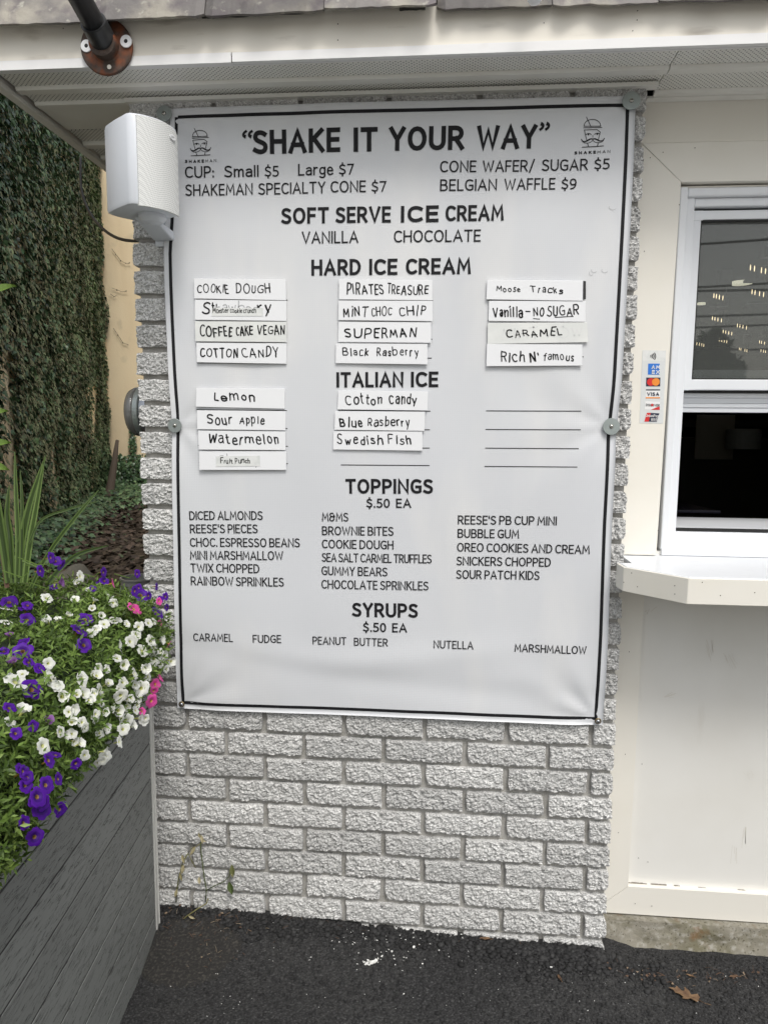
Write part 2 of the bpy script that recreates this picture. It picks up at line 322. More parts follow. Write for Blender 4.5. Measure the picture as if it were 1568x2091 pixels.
# glass and screen
def glassmat():
    m = bpy.data.materials.new('window_glass'); m.use_nodes = True; nt = m.node_tree; N = nt.nodes; L = nt.links; N.clear()
    out = N.new('ShaderNodeOutputMaterial'); tr = N.new('ShaderNodeBsdfTransparent'); tr.inputs[0].default_value = (0.86,0.88,0.87,1)
    gl = N.new('ShaderNodeBsdfGlossy'); gl.inputs['Roughness'].default_value = 0.01; fr = N.new('ShaderNodeFresnel'); fr.inputs[0].default_value = 1.9
    mx = N.new('ShaderNodeMixShader'); L.new(fr.outputs[0], mx.inputs[0]); L.new(tr.outputs[0], mx.inputs[1]); L.new(gl.outputs[0], mx.inputs[2]); L.new(mx.outputs[0], out.inputs[0]); return m
def screenmat():
    m = bpy.data.materials.new('insect_screen'); m.use_nodes = True; nt = m.node_tree; N = nt.nodes; L = nt.links; N.clear()
    out = N.new('ShaderNodeOutputMaterial'); tr = N.new('ShaderNodeBsdfTransparent'); df = N.new('ShaderNodeBsdfDiffuse'); df.inputs[0].default_value = (0.20,0.21,0.20,1)
    mx = N.new('ShaderNodeMixShader'); mx.inputs[0].default_value = 0.30; L.new(tr.outputs[0], mx.inputs[1]); L.new(df.outputs[0], mx.inputs[2]); L.new(mx.outputs[0], out.inputs[0]); return m
M['glass'] = glassmat(); M['screen'] = screenmat()

# ------------------------------------------------------------------ value noise (numpy)
_T = rng.random((64,64,64)).astype(np.float32)
def vnoise(p):
    p = np.asarray(p, float); i = np.floor(p).astype(int); f = p - i; f = f*f*(3-2*f); i = i % 64; j = (i+1) % 64
    x0,y0,z0 = i[...,0],i[...,1],i[...,2]; x1,y1,z1 = j[...,0],j[...,1],j[...,2]; fx,fy,fz = f[...,0],f[...,1],f[...,2]
    a = _T[x0,y0,z0]*(1-fx)+_T[x1,y0,z0]*fx; b = _T[x0,y1,z0]*(1-fx)+_T[x1,y1,z0]*fx
    c = _T[x0,y0,z1]*(1-fx)+_T[x1,y0,z1]*fx; d = _T[x0,y1,z1]*(1-fx)+_T[x1,y1,z1]*fx
    return (a*(1-fy)+b*fy)*(1-fz)+(c*(1-fy)+d*fy)*fz

# ------------------------------------------------------------------ GROUND
def ground_z(x, y):
    x = np.asarray(x, float); y = np.asarray(y, float)
    base = 0.050 - 0.010*np.clip((x-0.5)/0.5, 0, 1) - 0.024*np.clip((x-1.03)/0.12, 0, 1)*np.exp(-(y/0.35)**2)
    heap = (0.006+0.024*np.clip((0.55-x)/0.5, 0, 1))*np.exp(-((y+0.02)/0.10)**2) * np.clip((1.12-x)/0.15, 0, 1)
    dip = -0.004*np.clip((x-1.05)/0.1, 0, 1)*np.exp(-((y)/0.3)**2)
    n = (vnoise(np.stack([x*9, y*9, x*0+3.3], -1))-.5)*0.007*np.exp(-(y/1.5)**2)
    tilt = np.where(x < 0.6, 0.0, 0.0)
    return base + heap + dip + n + tilt
mb = MB()
xs = np.concatenate([[-600,-60,-12,-4,-1.5], np.linspace(-0.6,1.9,110), [2.6,5,14,60,600]])
ys = np.concatenate([[-600,-60,-14,-5,-2.2], np.linspace(-1.2,0.15,70), [0.6,2,6,14,60,600]])
XX, YY = np.meshgrid(xs, ys)
ZZ = np.where((np.abs(XX) < 5) & (np.abs(YY) < 3), ground_z(XX, YY), 0.03)
V = np.stack([XX.ravel(), YY.ravel(), ZZ.ravel()], -1); nx = len(xs)
F = [(j*nx+i, j*nx+i+1, (j+1)*nx+i+1, (j+1)*nx+i) for j in range(len(ys)-1) for i in range(nx-1)]
g = numesh('asphalt_ground', V, F, M['asphalt'], smooth=True); tag(g, kind='structure')
# unseen pale concrete slab, added out front to bounce light onto the soffit
mb = MB(); mb.box((-14, -16, 0.02), (16, -2.3, 0.052)); g = mb.build('bounce_pavement', mat('bounce_concrete', (0.34,0.33,0.31), 0.9, var=[(3,.45,.65,(0.28,0.27,0.25),5)])); tag(g, kind='structure')
# alley soil behind, 4 mm and more above
mb = MB(); mb.grid(lambda u, v: (-9+8.86*u, 0.5+12.5*v, 0.075+0.05*mnoise.noise(Vector((u*14, v*18, 0)))+(0.02 if 0<v<1 else -.03)), 50, 60)
g = mb.build('alley_soil', M['soil'], smooth=True, fix=False); tag(g, kind='structure')

# ------------------------------------------------------------------ THE BUILDING
bld = empty('ice_cream_stand', (0.5, 0.1, 0.0), 'small white ice cream stand with grey split-face brick pier, slate roof and service window', 'building')
def B(mbx, name, m, parent=bld, **k):
    o = mbx.build(name, m, None, **k); o.parent = parent; o.matrix_parent_inverse = parent.matrix_world.inverted() if parent.parent else Matrix.Translation(-Vector(parent.location)); return o
bld_inv = Matrix.Translation(-Vector(bld.location))
def attach(o, parent):
    o.parent = parent; o.matrix_parent_inverse = bld_inv if parent is bld else Matrix.Identity(4); return o

XL, XR, S, X0J, BP = -0.125, 1.056, 0.063768, -0.0227, 0.2032
# mortar body (one slab, corner of the building)
mb = MB(); mb.box((XL+0.012, 0.006, -0.1), (XR-0.01, 0.30, 2.098)); mb.box((XL+0.014, 0.302, -0.1), (XL+0.15, 4.0, 2.098))
wall = B(mb, 'brick_wall', M['mortar']); tag(wall, 'mortar-jointed wall of grey split-face bricks')
def brick_mesh(L, H, seed, half=False):
    D = 0.09; nx = max(8, int(L/0.0027)); nz = 20
    r = np.random.default_rng(seed); off = r.random(3)*50
    u = np.linspace(0, L, nx+1); v = np.linspace(0, H, nz+1); U, Vv = np.meshgrid(u, v)
    q = np.stack([U, Vv, U*0], -1)
    a = 0.9; sk = np.stack([q[...,0]*0.9+q[...,1]*0.8, q[...,1]*.85-q[...,0]*0.55, q[...,2]], -1)
    h = 0.0022*(vnoise(sk*45+off)-.5) + 0.0056*(vnoise(sk*np.array([95,135,1])+off+9)-.5) + 0.0068*(vnoise(sk*np.array([210,270,1])+off)-.5)+0.0024*(r.random(U.shape)-.5)
    e = np.minimum(np.minimum(U, L-U), np.minimum(Vv, H-Vv)); h = h - 0.0018*np.exp(-e/0.0020)
    Y = -0.0065 - h
    jx = (vnoise(np.stack([U*0+seed, Vv*60, U*0], -1))-.5)*0.0030; jz = (vnoise(np.stack([U*45, Vv*0+seed, U*0+2], -1))-.5)*0.0032
    ex0 = np.clip(1-U/0.015, 0, 1); ex1 = np.clip(1-(L-U)/0.015, 0, 1); ez0 = np.clip(1-Vv/0.012, 0, 1); ez1 = np.clip(1-(H-Vv)/0.012, 0, 1)
    X = U + jx*(ex0+ex1) ; Z = Vv + jz*(ez0+ez1)
    # chipped corners
    for (cx, cz, s) in ((0,0,r.random()),(L,0,r.random()),(0,H,r.random()),(L,H,r.random())):
        k = 0.0045*s**5; w = np.exp(-(np.abs(U-cx)+np.abs(Vv-cz))/0.008); X += np.sign(L/2-cx)*k*w; Z += np.sign(H/2-cz)*k*w
    fr = np.stack([X, Y, Z], -1).reshape(-1, 3)
    V = [fr]; n = fr.shape[0]; W = nx+1
    F = [(j*W+i, j*W+i+1, (j+1)*W+i+1, (j+1)*W+i) for j in range(nz) for i in range(nx)]
    ring = [i for i in range(W)] + [j*W+nx for j in range(1, nz+1)] + [nz*W+i for i in range(nx-1, -1, -1)] + [j*W for j in range(nz-1, 0, -1)]
    mid = fr[ring].copy(); mid[:,1] = 0.02
    sx = (vnoise(np.stack([mid[:,2]*70, mid[:,0]*20, mid[:,1]*0+seed], -1))-.5)*0.003
    edge = (mid[:,0] < 0.012) | (mid[:,0] > L-0.012); mid[:,0] += np.where(edge, sx, 0)
    bk = fr[ring].copy(); bk[:,1] = D
    V += [mid, bk]; m_ = len(ring)
    for a0, b0 in ((None, n), (n, n+m_)):
        for k in range(m_):
            k2 = (k+1) % m_
            i0 = ring[k] if a0 is None else a0+k; i1 = ring[k2] if a0 is None else a0+k2
            F.append((i0, b0+k, b0+k2, i1))
    V = np.concatenate(V); me = bpy.data.meshes.new('brick'); me.from_pydata(V.tolist(), [], F)
    me.polygons.foreach_set('use_smooth', [False]*len(F)); me.materials.append(M['brick']); me.update()
    return me
bh = S - 0.0122
brick_cache = {}
def get_brick(L):
    key = round(L, 3)
    if key not in brick_cache:
        brick_cache[key] = [brick_mesh(L, bh, 100+17*i+int(L*1000)) for i in range(7 if L > 0.18 and L < 0.2 else 4)]
    return random.choice(brick_cache[key])
for k in range(-1, 32):
    zb = (31-k)*S + 0.0061
    xs_ = [X0J + BP*(j + (0.5 if k % 2 else 0.0)) for j in range(-1, 7)]
    cuts = [XL-0.004] + [x for x in xs_ if XL+0.03 < x < XR-0.02] + [XR+0.0015]
    for a, b in zip(cuts[:-1], cuts[1:]):
        L = (b-a) - 0.0120
        o = bpy.data.objects.new('brick', get_brick(L)); col.objects.link(o); o.parent = wall
        o.location = (a+0.0060+random.uniform(-.001,.001), random.uniform(-.0015,.0012), zb+random.uniform(-.0008,.0008))
        o.matrix_parent_inverse = Matrix.Identity(4)
wall.matrix_parent_inverse = bld_inv

# --- window-side wall
YT = 0.065
def quadprism(pts, y0, y1): # pts in (x,z)
    m_ = MB(); m_.prism(pts, 1, y0, y1); return m_
XE = 3.2
B(quadprism([(1.04,2.006),(XE,2.002),(XE,2.099),(1.04,2.099)], 0.072, 0.10), 'frieze_board', M['cream'])
B(quadprism([(1.062,2.003),(1.1555,1.9165),(1.146,1.0425),(1.05,1.0425)], YT, 0.10), 'trim_board', M['cream'], bevel=0.0008)
B(quadprism([(1.0635,2.0035),(XE,2.0005),(XE,1.9135),(1.157,1.9165)], YT+0.0006, 0.10), 'trim_board', M['cream'], bevel=0.0008)
B(quadprism([(1.03,0.09),(1.1205,0.166),(1.122,0.98),(1.03,0.98)], YT, 0.10), 'trim_board', M['cream'])
B(quadprism([(1.03,0.0885),(XE,0.0835),(XE,0.158),(1.1215,0.165)], YT+0.0005, 0.10), 'trim_board', M['cream'])
B(quadprism([(1.10,0.13),(XE,0.13),(XE,1.05),(1.10,1.05)], 0.082, 0.11), 'wall_panel', M['panel'])
mb = MB(); pts = []
for i in range(60):
    x = 1.1218+ i*0.02; mb.box((x, 0.0795, 0.163-0.0002*i), (x+0.0203, 0.0822, 0.1655-0.0002*i+random.choice([0,0,.0008,.002])))
B(mb, 'dirt_seam', mat('seam_dirt', (0.20,0.18,0.15), 0.9, var=[(60,.5,.6,(0.75,0.74,0.7),3)]))
mb = MB(); mb.grid(lambda u, v: (1.046+2.2*u, 0.045+0.007*mnoise.noise(Vector((u*40, v*5, 1)))+0.004*mnoise.noise(Vector((u*130, v*12, 4)))-0.012*(1-v)**3, -0.08+0.1655*v+(-0.002 if v>.99 else 0)), 120, 10)
mb.box((1.046, 0.05, -0.08), (XE, 0.2, 0.0825))
B(mb, 'foundation', M['concrete'], smooth=True)

# --- counter shelf
ctr = [(1.028,-0.036),(1.033,-0.079),(1.1395,-0.187),(3.0,-0.187),(3.0,0.10),(1.062,0.10),(1.062,-0.03)]
mb = MB(); mb.prism([(1.034,-0.034),(1.038,-0.076),(1.142,-0.1815),(3.0,-0.1815),(3.0,0.10),(1.062,0.10),(1.062,-0.034)], 2, 1.012, 1.0405)
shelf = B(mb, 'counter_shelf', M['vinyl'], bevel=0.0015)
def apron(a, b, t=0.009, z0=0.9835, z1=1.0385):
    a = Vector((a[0], a[1])); b = Vector((b[0], b[1])); d = (b-a).normalized(); n = Vector((-d.y, d.x))
    m_ = MB(); m_.prism([tuple(a), tuple(b), tuple(b+n*t), tuple(a+n*t)], 2, z0, z1); return m_
for a, b in (((1.033,-0.079),(1.028,-0.032)), ((1.1395,-0.187),(1.0335,-0.0795)), ((3.0,-0.187),(1.140,-0.187))):
    m_ = apron(b, a); o = m_.build('apron_board', M['cream'], None, bevel=0.0008); o.parent = shelf; o.matrix_parent_inverse = Matrix.Identity(4)
mb = MB(); mb.prism([(1.04,-0.07),(1.145,-0.172),(3.0,-0.172),(3.0,0.0645),(1.064,0.0645),(1.064,-0.03)], 2, 0.985, 1.0115)
B(mb, 'counter_underside', M['cream'])

# --- service window
win = B(MB().box((1.158, 0.075, 1.055), (1.176, 0.12, 1.909)), 'service_window', M['vinyl'], bevel=0.003)
def Wp(mbx, name, m, **k):
    o = mbx.build(name, m, None, **k); o.parent = win; o.matrix_parent_inverse = Matrix.Identity(4); return o
WR = 2.05
Wp(MB().box((1.1765, 0.088, 1.058), (1.1965, 0.125, 1.909)), 'frame_jamb', M['vinyl'], bevel=0.002)
Wp(MB().box((1.1765, 0.079, 1.888), (WR, 0.12, 1.9085)), 'frame_head', M['vinyl'], bevel=0.004)
Wp(MB().box((1.197, 0.09, 1.8685), (WR, 0.122, 1.8875)), 'frame_head', M['vinyl'], bevel=0.002)
Wp(MB().box((1.156, 0.083, 1.909), (WR+.05, 0.10, 1.9125)), 'head_channel', M['cream'])
Wp(MB().box((WR, 0.078, 1.055), (WR+0.04, 0.12, 1.909)), 'frame_jamb', M['vinyl'], bevel=0.003)
B(quadprism([(WR+0.042,1.0425),(XE,1.0425),(XE,1.913),(WR+0.042,1.913)], YT, 0.10), 'wall_panel', M['cream'])
Wp(MB().box((1.1975, 0.112, 1.8635), (WR, 0.118, 1.8683)), 'gasket', M['gasket'])
# upper sash
Wp(MB().box((1.1975, 0.102, 1.445), (1.2175, 0.125, 1.8632)), 'sash_stile', M['vinyl'], bevel=0.0015)
Wp(MB().box((1.2178, 0.1025, 1.8425), (WR-.001, 0.125, 1.8632)), 'sash_rail', M['vinyl'], bevel=0.0015)
Wp(MB().box((1.2178, 0.1025, 1.4455), (WR-.001, 0.125, 1.4705)), 'sash_rail', M['vinyl'], bevel=0.0015)
Wp(MB().box((1.1985, 0.1005, 1.8405), (1.221, 0.1018, 1.8625)), 'corner_key', M['vinyl'])
Wp(MB().box((1.1985, 0.1005, 1.4455), (1.221, 0.1018, 1.470)), 'corner_key', M['vinyl'])
m_ = MB(); m_.box((1.2178,0.106,1.4708),(1.2208,0.124,1.8422)); m_.box((1.2210,0.106,1.4708),(WR-.002,0.124,1.4734)); m_.box((1.2210,0.106,1.8390),(WR-.002,0.124,1.8422)); Wp(m_, 'gasket', M['gasket'])
Wp(MB().add([(1.2209,0.1105,1.4735),(WR-.003,0.1105,1.4735),(WR-.003,0.1105,1.8389),(1.2209,0.1105,1.8389)],[(0,1,2,3)]), 'insect_screen', M['screen'], fix=False)
Wp(MB().box((1.2209,0.119,1.4735),(WR-.003,0.1228,1.8389)), 'pane', M['glass'])
# raised lower sash rail seen below, ribbed
m_ = MB()
for i,(z0,z1,y) in enumerate(((1.428,1.4395,.134),(1.4145,1.4275,.137),(1.404,1.414,.132),(1.3925,1.4035,.135))): m_.box((1.1985,y,z0),(WR-.001,.16,z1))
Wp(m_, 'lower_sash_rail', M['vinyl'], bevel=0.0015)
Wp(MB().box((1.1975,0.1252,1.4398),(WR-.001,0.15,1.4448)), 'gasket', M['gasket'])
Wp(MB().box((1.1968,0.126,1.10),(1.1988,0.16,1.43)), 'track', M['vinyl'])
Wp(MB().box((1.2215,0.130,1.4735),(WR-.003,0.16,1.4955)), 'lower_sash_rail', M['vinyl'])
# sill
m_ = MB(); m_.prism([(0.072,1.0415),(0.072,1.056),(0.082,1.058),(0.0825,1.062),(0.110,1.078),(0.110,1.096),(0.125,1.0985),(0.16,1.0985),(0.16,1.0415)], 0, 1.1605, WR); Wp(m_, 'sill', M['vinyl'], bevel=0.001)
Wp(MB().box((1.1975,0.1115,1.0985),(WR,0.13,1.1035)), 'brush_seal', M['gasket'])
Wp(MB().box((1.1975,0.1305,1.0990),(WR,0.34,1.1050)), 'inner_sill', M['vinyl'])

# nail heads and scuffs
nails = [(1327,322,.064),(1353,311,.064),(1386,418,.064),(1315,513,.064),(1418,302,.064),(1280,780,.064),(1343,1083,.064),(1284,1331,.064),(1276,1540,.064),(1262,1700,.064),(1296,1845,.064),(1330,1850,.064),(1303,1752,.081),(1322,1760,.081),(1310,1560,.081)]
m_ = MB()
for x, y, Y in nails: m_.lathe([(.0011,0),(.0011,.0006)], P(x, y, Y), (0,-1,0), 8)
for x, y in ((1289,1170),(1273,1189),(1301,1198),(1377,1196),(1377,1213)):
    q = ray(x, y); a_ = Vector((1.0335,-.0795)); b_ = Vector((1.1395,-.187)); d_ = (b_-a_); n2 = Vector((d_.y,-d_.x)); t_ = ((a_.x-CAM.x)*n2.x+(a_.y-CAM.y)*n2.y)/(q.x*n2.x+q.y*n2.y); m_.lathe([(.0011,-.0004),(.0011,.0006)], CAM+q*t_, (-.71,-.70,0), 8)
for x, y in ((1433,1189),(1470,1216),(1540,1210)): m_.lathe([(.0011,0),(.0011,.0006)], P(x, y, -.187), (0,-1,0), 8)
for x, y in ((690,49),(690,82),(1301,22),(1300,41),(1291,63),(1110,47),(130,58)): m_.lathe([(.0012,0),(.0012,.0006)], P(x, y, -0.157), (0,-1,0), 8)
o = B(m_, 'nail_heads', mat('old_nail', (0.06,0.045,0.035), .8)); tag(o, kind='stuff')
m_ = MB(); rs = random.Random(11)
def scuff(x, y, L, ang, n, spread):
    for k in range(n):
        a = Vector((x+rs.gauss(0,spread), y+rs.gauss(0,spread*.6))); l = L*rs.uniform(.3,1); an = ang+rs.gauss(0,.12)
        pts = [a+Vector((math.cos(an), math.sin(an)))*l*t+Vector((0, 3*t*t)) for t in (0,.33,.66,1)]
        q = [P(p.x, p.y, .0817) for p in pts]; w_ = rs.uniform(.0005,.0016)
        for i in range(3): m_.add([(q[i].x,q[i].y,q[i].z),(q[i+1].x,q[i].y,q[i+1].z),(q[i+1].x+w_,q[i].y,q[i+1].z-w_*.5),(q[i].x+w_,q[i].y,q[i].z-w_*.5)], [(0,1,2,3)])
scuff(1450,1305,32,1.35,8,7); scuff(1482,1335,30,1.1,9,6); scuff(1360,1420,22,-.5,6,7); scuff(1430,1455,60,.45,4,5); scuff(1320,1255,18,-1.0,7,8); scuff(1525,1580,10,.4,12,6); scuff(1518,1690,60,1.7,4,5); scuff(1500,1730,40,1.5,4,6)
o = B(m_, 'scuff_marks', mat('scuff', (0.665,0.64,0.58), .7), fix=False); tag(o, kind='stuff')
# --- roof, fascia, soffit
YF = -0.157
XLR = -0.372
roof = B(MB().prism([(YF+0.013,2.118),(YF+0.013,2.192),(0.05,2.72),(3.5,2.9),(3.5,2.85),(0.3,2.118)], 0, XLR+0.02, 6.0), 'roof', M['dark'])
def Rf(mbx, name, m, **k):
    o = mbx.build(name, m, None, **k); o.parent = roof; o.matrix_parent_inverse = Matrix.Identity(4); return o
m_ = MB(); m_.grid(lambda u, v: (XLR+(3.4-XLR)*u, YF+0.001*mnoise.noise(Vector((u*30,v*2,0))), 2.1205+0.0755*v), 60, 2); m_.box((XLR, YF+.0015, 2.119), (3.4, YF+0.0115, 2.1955))
Rf(m_, 'fascia_board', M['fascia'])
def trimstrip(x0, x1, dz0, dz1, y):
    m_ = MB(); n = 40
    for i in range(n):
        a = x0+(x1-x0)*i/n; b = x0+(x1-x0)*(i+1)/n; za = dz0+(dz1-dz0)*i/n; zb = dz0+(dz1-dz0)*(i+1)/n
        m_.add([(a,y,2.100+za*0.0),(b,y,2.100+zb*0.0),(b,y,2.1185+zb),(a,y,2.1185+za),(a,y+.012,2.100),(b,y+.012,2.100),(b,y+.012,2.1185+zb),(a,y+.012,2.1185+za)],
            [(0,1,2,3),(3,2,6,7),(0,4,5,1)])
    return m_
Rf(trimstrip(XLR, 0.168, 0.0, 0.001, YF-0.0025), 'fascia_trim', M['trimwhite'])
Rf(trimstrip(0.1705, 3.4, -0.0005, 0.002, YF-0.0045), 'fascia_trim', M['trimwhite'])
ZS = 2.100
def soffit(name, x0, x1, y0, y1, z, m, t=0.004):
    return Rf(MB().box((x0, y0, z), (x1, y1, z+t)), name, m)
# left run over the brick
def ridge(x0, x1, y0, y1):
    m_ = MB(); m_.prism([(y0,ZS+0.001),(y0+0.003,ZS-0.004),(y1-0.003,ZS-0.004),(y1,ZS+0.001),(y1,ZS+.006),(y0,ZS+.006)], 0, x0, x1); return m_
for (x0, x1, seg) in ((-0.352, 1.0755, 'l'), (1.0775, 3.2, 'r')):
    soffit('soffit_panel', x0, x1, -0.1445, -0.0805, ZS+0.0035, M['perf'])
    Rf(ridge(x0, x1, -0.0800, -0.052), 'soffit_rib', M['soffit'])
    y1 = -0.005 if seg == 'l' else 0.030
    soffit('soffit_panel', x0, x1, -0.0515, y1, ZS+0.0035, M['perf'])
    if seg == 'r': Rf(ridge(x0, x1, 0.0305, 0.050), 'soffit_rib', M['soffit'])
Rf(MB().box((XL-0.002, -0.020, 2.0905), (1.072, 0.003, 2.0995)), 'wall_channel', M['soffit'], bevel=0.001)
Rf(MB().box((1.066, 0.050, 2.0935), (3.2, 0.0715, 2.0995)), 'wall_channel', M['soffit'], bevel=0.001)
Rf(MB().box((XLR+.012, YF+0.010, 2.1005), (3.4, YF+0.014, 2.1045)), 'fascia_return', M['trimwhite'])
# soffit turning the corner at the left, behind the brick corner
Rf(ridge(-0.352, XL+.01, -0.0045, 0.018), 'soffit_rib', M['soffit'])
soffit('soffit_board', -0.356, XL+0.012, 0.0185, 0.150, ZS+0.0015, M['soffit'])
soffit('soffit_gap', -0.36, XL+0.012, 0.1505, 0.166, ZS+0.022, M['black'])
for i in range(14):
    y0 = 0.1665+i*0.10
    soffit('soffit_panel', -0.36, XL+0.012, y0, y0+0.068, ZS+0.006, M['perf']); 
    Rf(ridge(-0.36, XL+0.012, y0+0.0685, y0+0.0995), 'soffit_rib', M['soffit'])
Rf(MB().box((XLR-0.012, YF-0.003, 2.088), (XLR+0.010, 4.0, 2.100)), 'side_trim', M['soffit'], bevel=0.002)
Rf(MB().box((XLR-0.004, YF+0.0, 2.1005), (XLR+0.006, 4.0, 2.19)), 'side_fascia', M['fascia'])
# slates: irregular bottom edges, slightly lifted and cracked
edge = [(-420,62),(-150,50),(0,42),(180,37),(410,27),(660,14),(900,4),(1200,-6),(1568,-16),(1900,-26)]
def slate_z(px):
    for (a, ya), (b, yb) in zip(edge[:-1], edge[1:]):
        if a <= px <= b: return ya+(yb-ya)*(px-a)/(b-a)
    return edge[-1][1]
spans = [(-420,-29),(-28,193),(194,412),(413,658),(660,890),(892,1131),(1133,1352),(1353,1602),(1603,1900)]
for si, (a, b) in enumerate(spans):
    m_ = MB(); n = 14; V = []; yo = -0.196 + random.uniform(-.004,.004) + (0.012 if si > 4 else 0)
    th = random.uniform(0.011, 0.015); sl_ = 2.7
    for layer in range(2):
        for row in range(3):
            for i in range(n+1):
                px = a+(b-a)*i/n; p = P(px, slate_z(px), -0.205)
                jag = 0.008*mnoise.noise(Vector((px*0.03, si*3.1, 0))) + 0.004*mnoise.noise(Vector((px*0.11, si*3.1, 5)))
                if i in (0, n): jag += 0.006
                y = yo + jag*(1 if row == 0 else .3) + (0, 0.030, 0.075)[row] + (0 if layer else .6*th)
                z = p.z + (0, 0.030, 0.075)[row]*sl_ + jag*.8*(row == 0) + 0.0015*mnoise.noise(Vector((px*0.05, row*2.2, layer+si)))
                V.append((p.x, y, z))
    W_ = n+1; F = []
    for row in range(2):
        for i in range(n):
            q = row*W_+i; F.append((q, q+1, q+W_+1, q+W_)); q += 3*W_; F.append((q, q+W_, q+W_+1, q+1))
    for i in range(n): F.append((i, 3*W_+i, 3*W_+i+1, i+1))
    for row in range(2):
        for e_ in (0, n):
            q = row*W_+e_; F.append((q, q+W_, q+4*W_, q+3*W_))
    m_.add(V, F); Rf(m_, 'shingle', M['slate'])
for si in range(9):       # second course, set back and up
    a = P(-350+si*270, 0, -0.05).x; w_ = 0.22
    m_ = MB(); m_.prism([(-0.176,2.345+.004*(si%2)),(-0.062,2.66),(-0.050,2.66),(-0.162,2.345+.004*(si%2))], 0, a, a+w_+.012); Rf(m_, 'shingle', M['slate'])
# torn roofing felt strips below the slates
for (x0, x1, yy) in ((410,640,30),(815,868,14),(900,1090,4)):
    m_ = MB(); n = 16; V = []
    for i in range(n+1):
        px = x0+(x1-x0)*i/n; p = P(px, yy-(px-x0)*0.05, -0.168); d = 0.004*abs(mnoise.noise(Vector((px*.07,0,0))))+0.002
        V += [(p.x, p.y, p.z-d), (p.x, p.y+0.001, p.z+0.012), (p.x, p.y+.01, p.z+0.012), (p.x, p.y+.01, p.z-d)]
    F = [(4*i+k, 4*i+4+k, 4*i+4+(k+1)%4, 4*i+(k+1)%4) for i in range(n) for k in range(4)]
    m_.add(V, F); Rf(m_, 'roofing_felt', M['black'])

# --- interior behind the window
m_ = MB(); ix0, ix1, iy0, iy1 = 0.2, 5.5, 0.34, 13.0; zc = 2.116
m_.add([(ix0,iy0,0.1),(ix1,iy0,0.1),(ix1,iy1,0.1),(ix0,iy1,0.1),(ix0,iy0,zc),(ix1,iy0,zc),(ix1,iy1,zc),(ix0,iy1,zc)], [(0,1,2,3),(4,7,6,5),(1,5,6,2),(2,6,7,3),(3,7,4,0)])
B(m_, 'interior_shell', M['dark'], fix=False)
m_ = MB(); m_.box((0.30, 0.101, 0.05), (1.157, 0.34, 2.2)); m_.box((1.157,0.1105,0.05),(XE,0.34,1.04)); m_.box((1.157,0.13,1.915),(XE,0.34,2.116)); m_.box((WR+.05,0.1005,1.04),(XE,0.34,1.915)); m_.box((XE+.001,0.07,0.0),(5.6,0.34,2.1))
B(m_, 'wall_core', M['dark'])

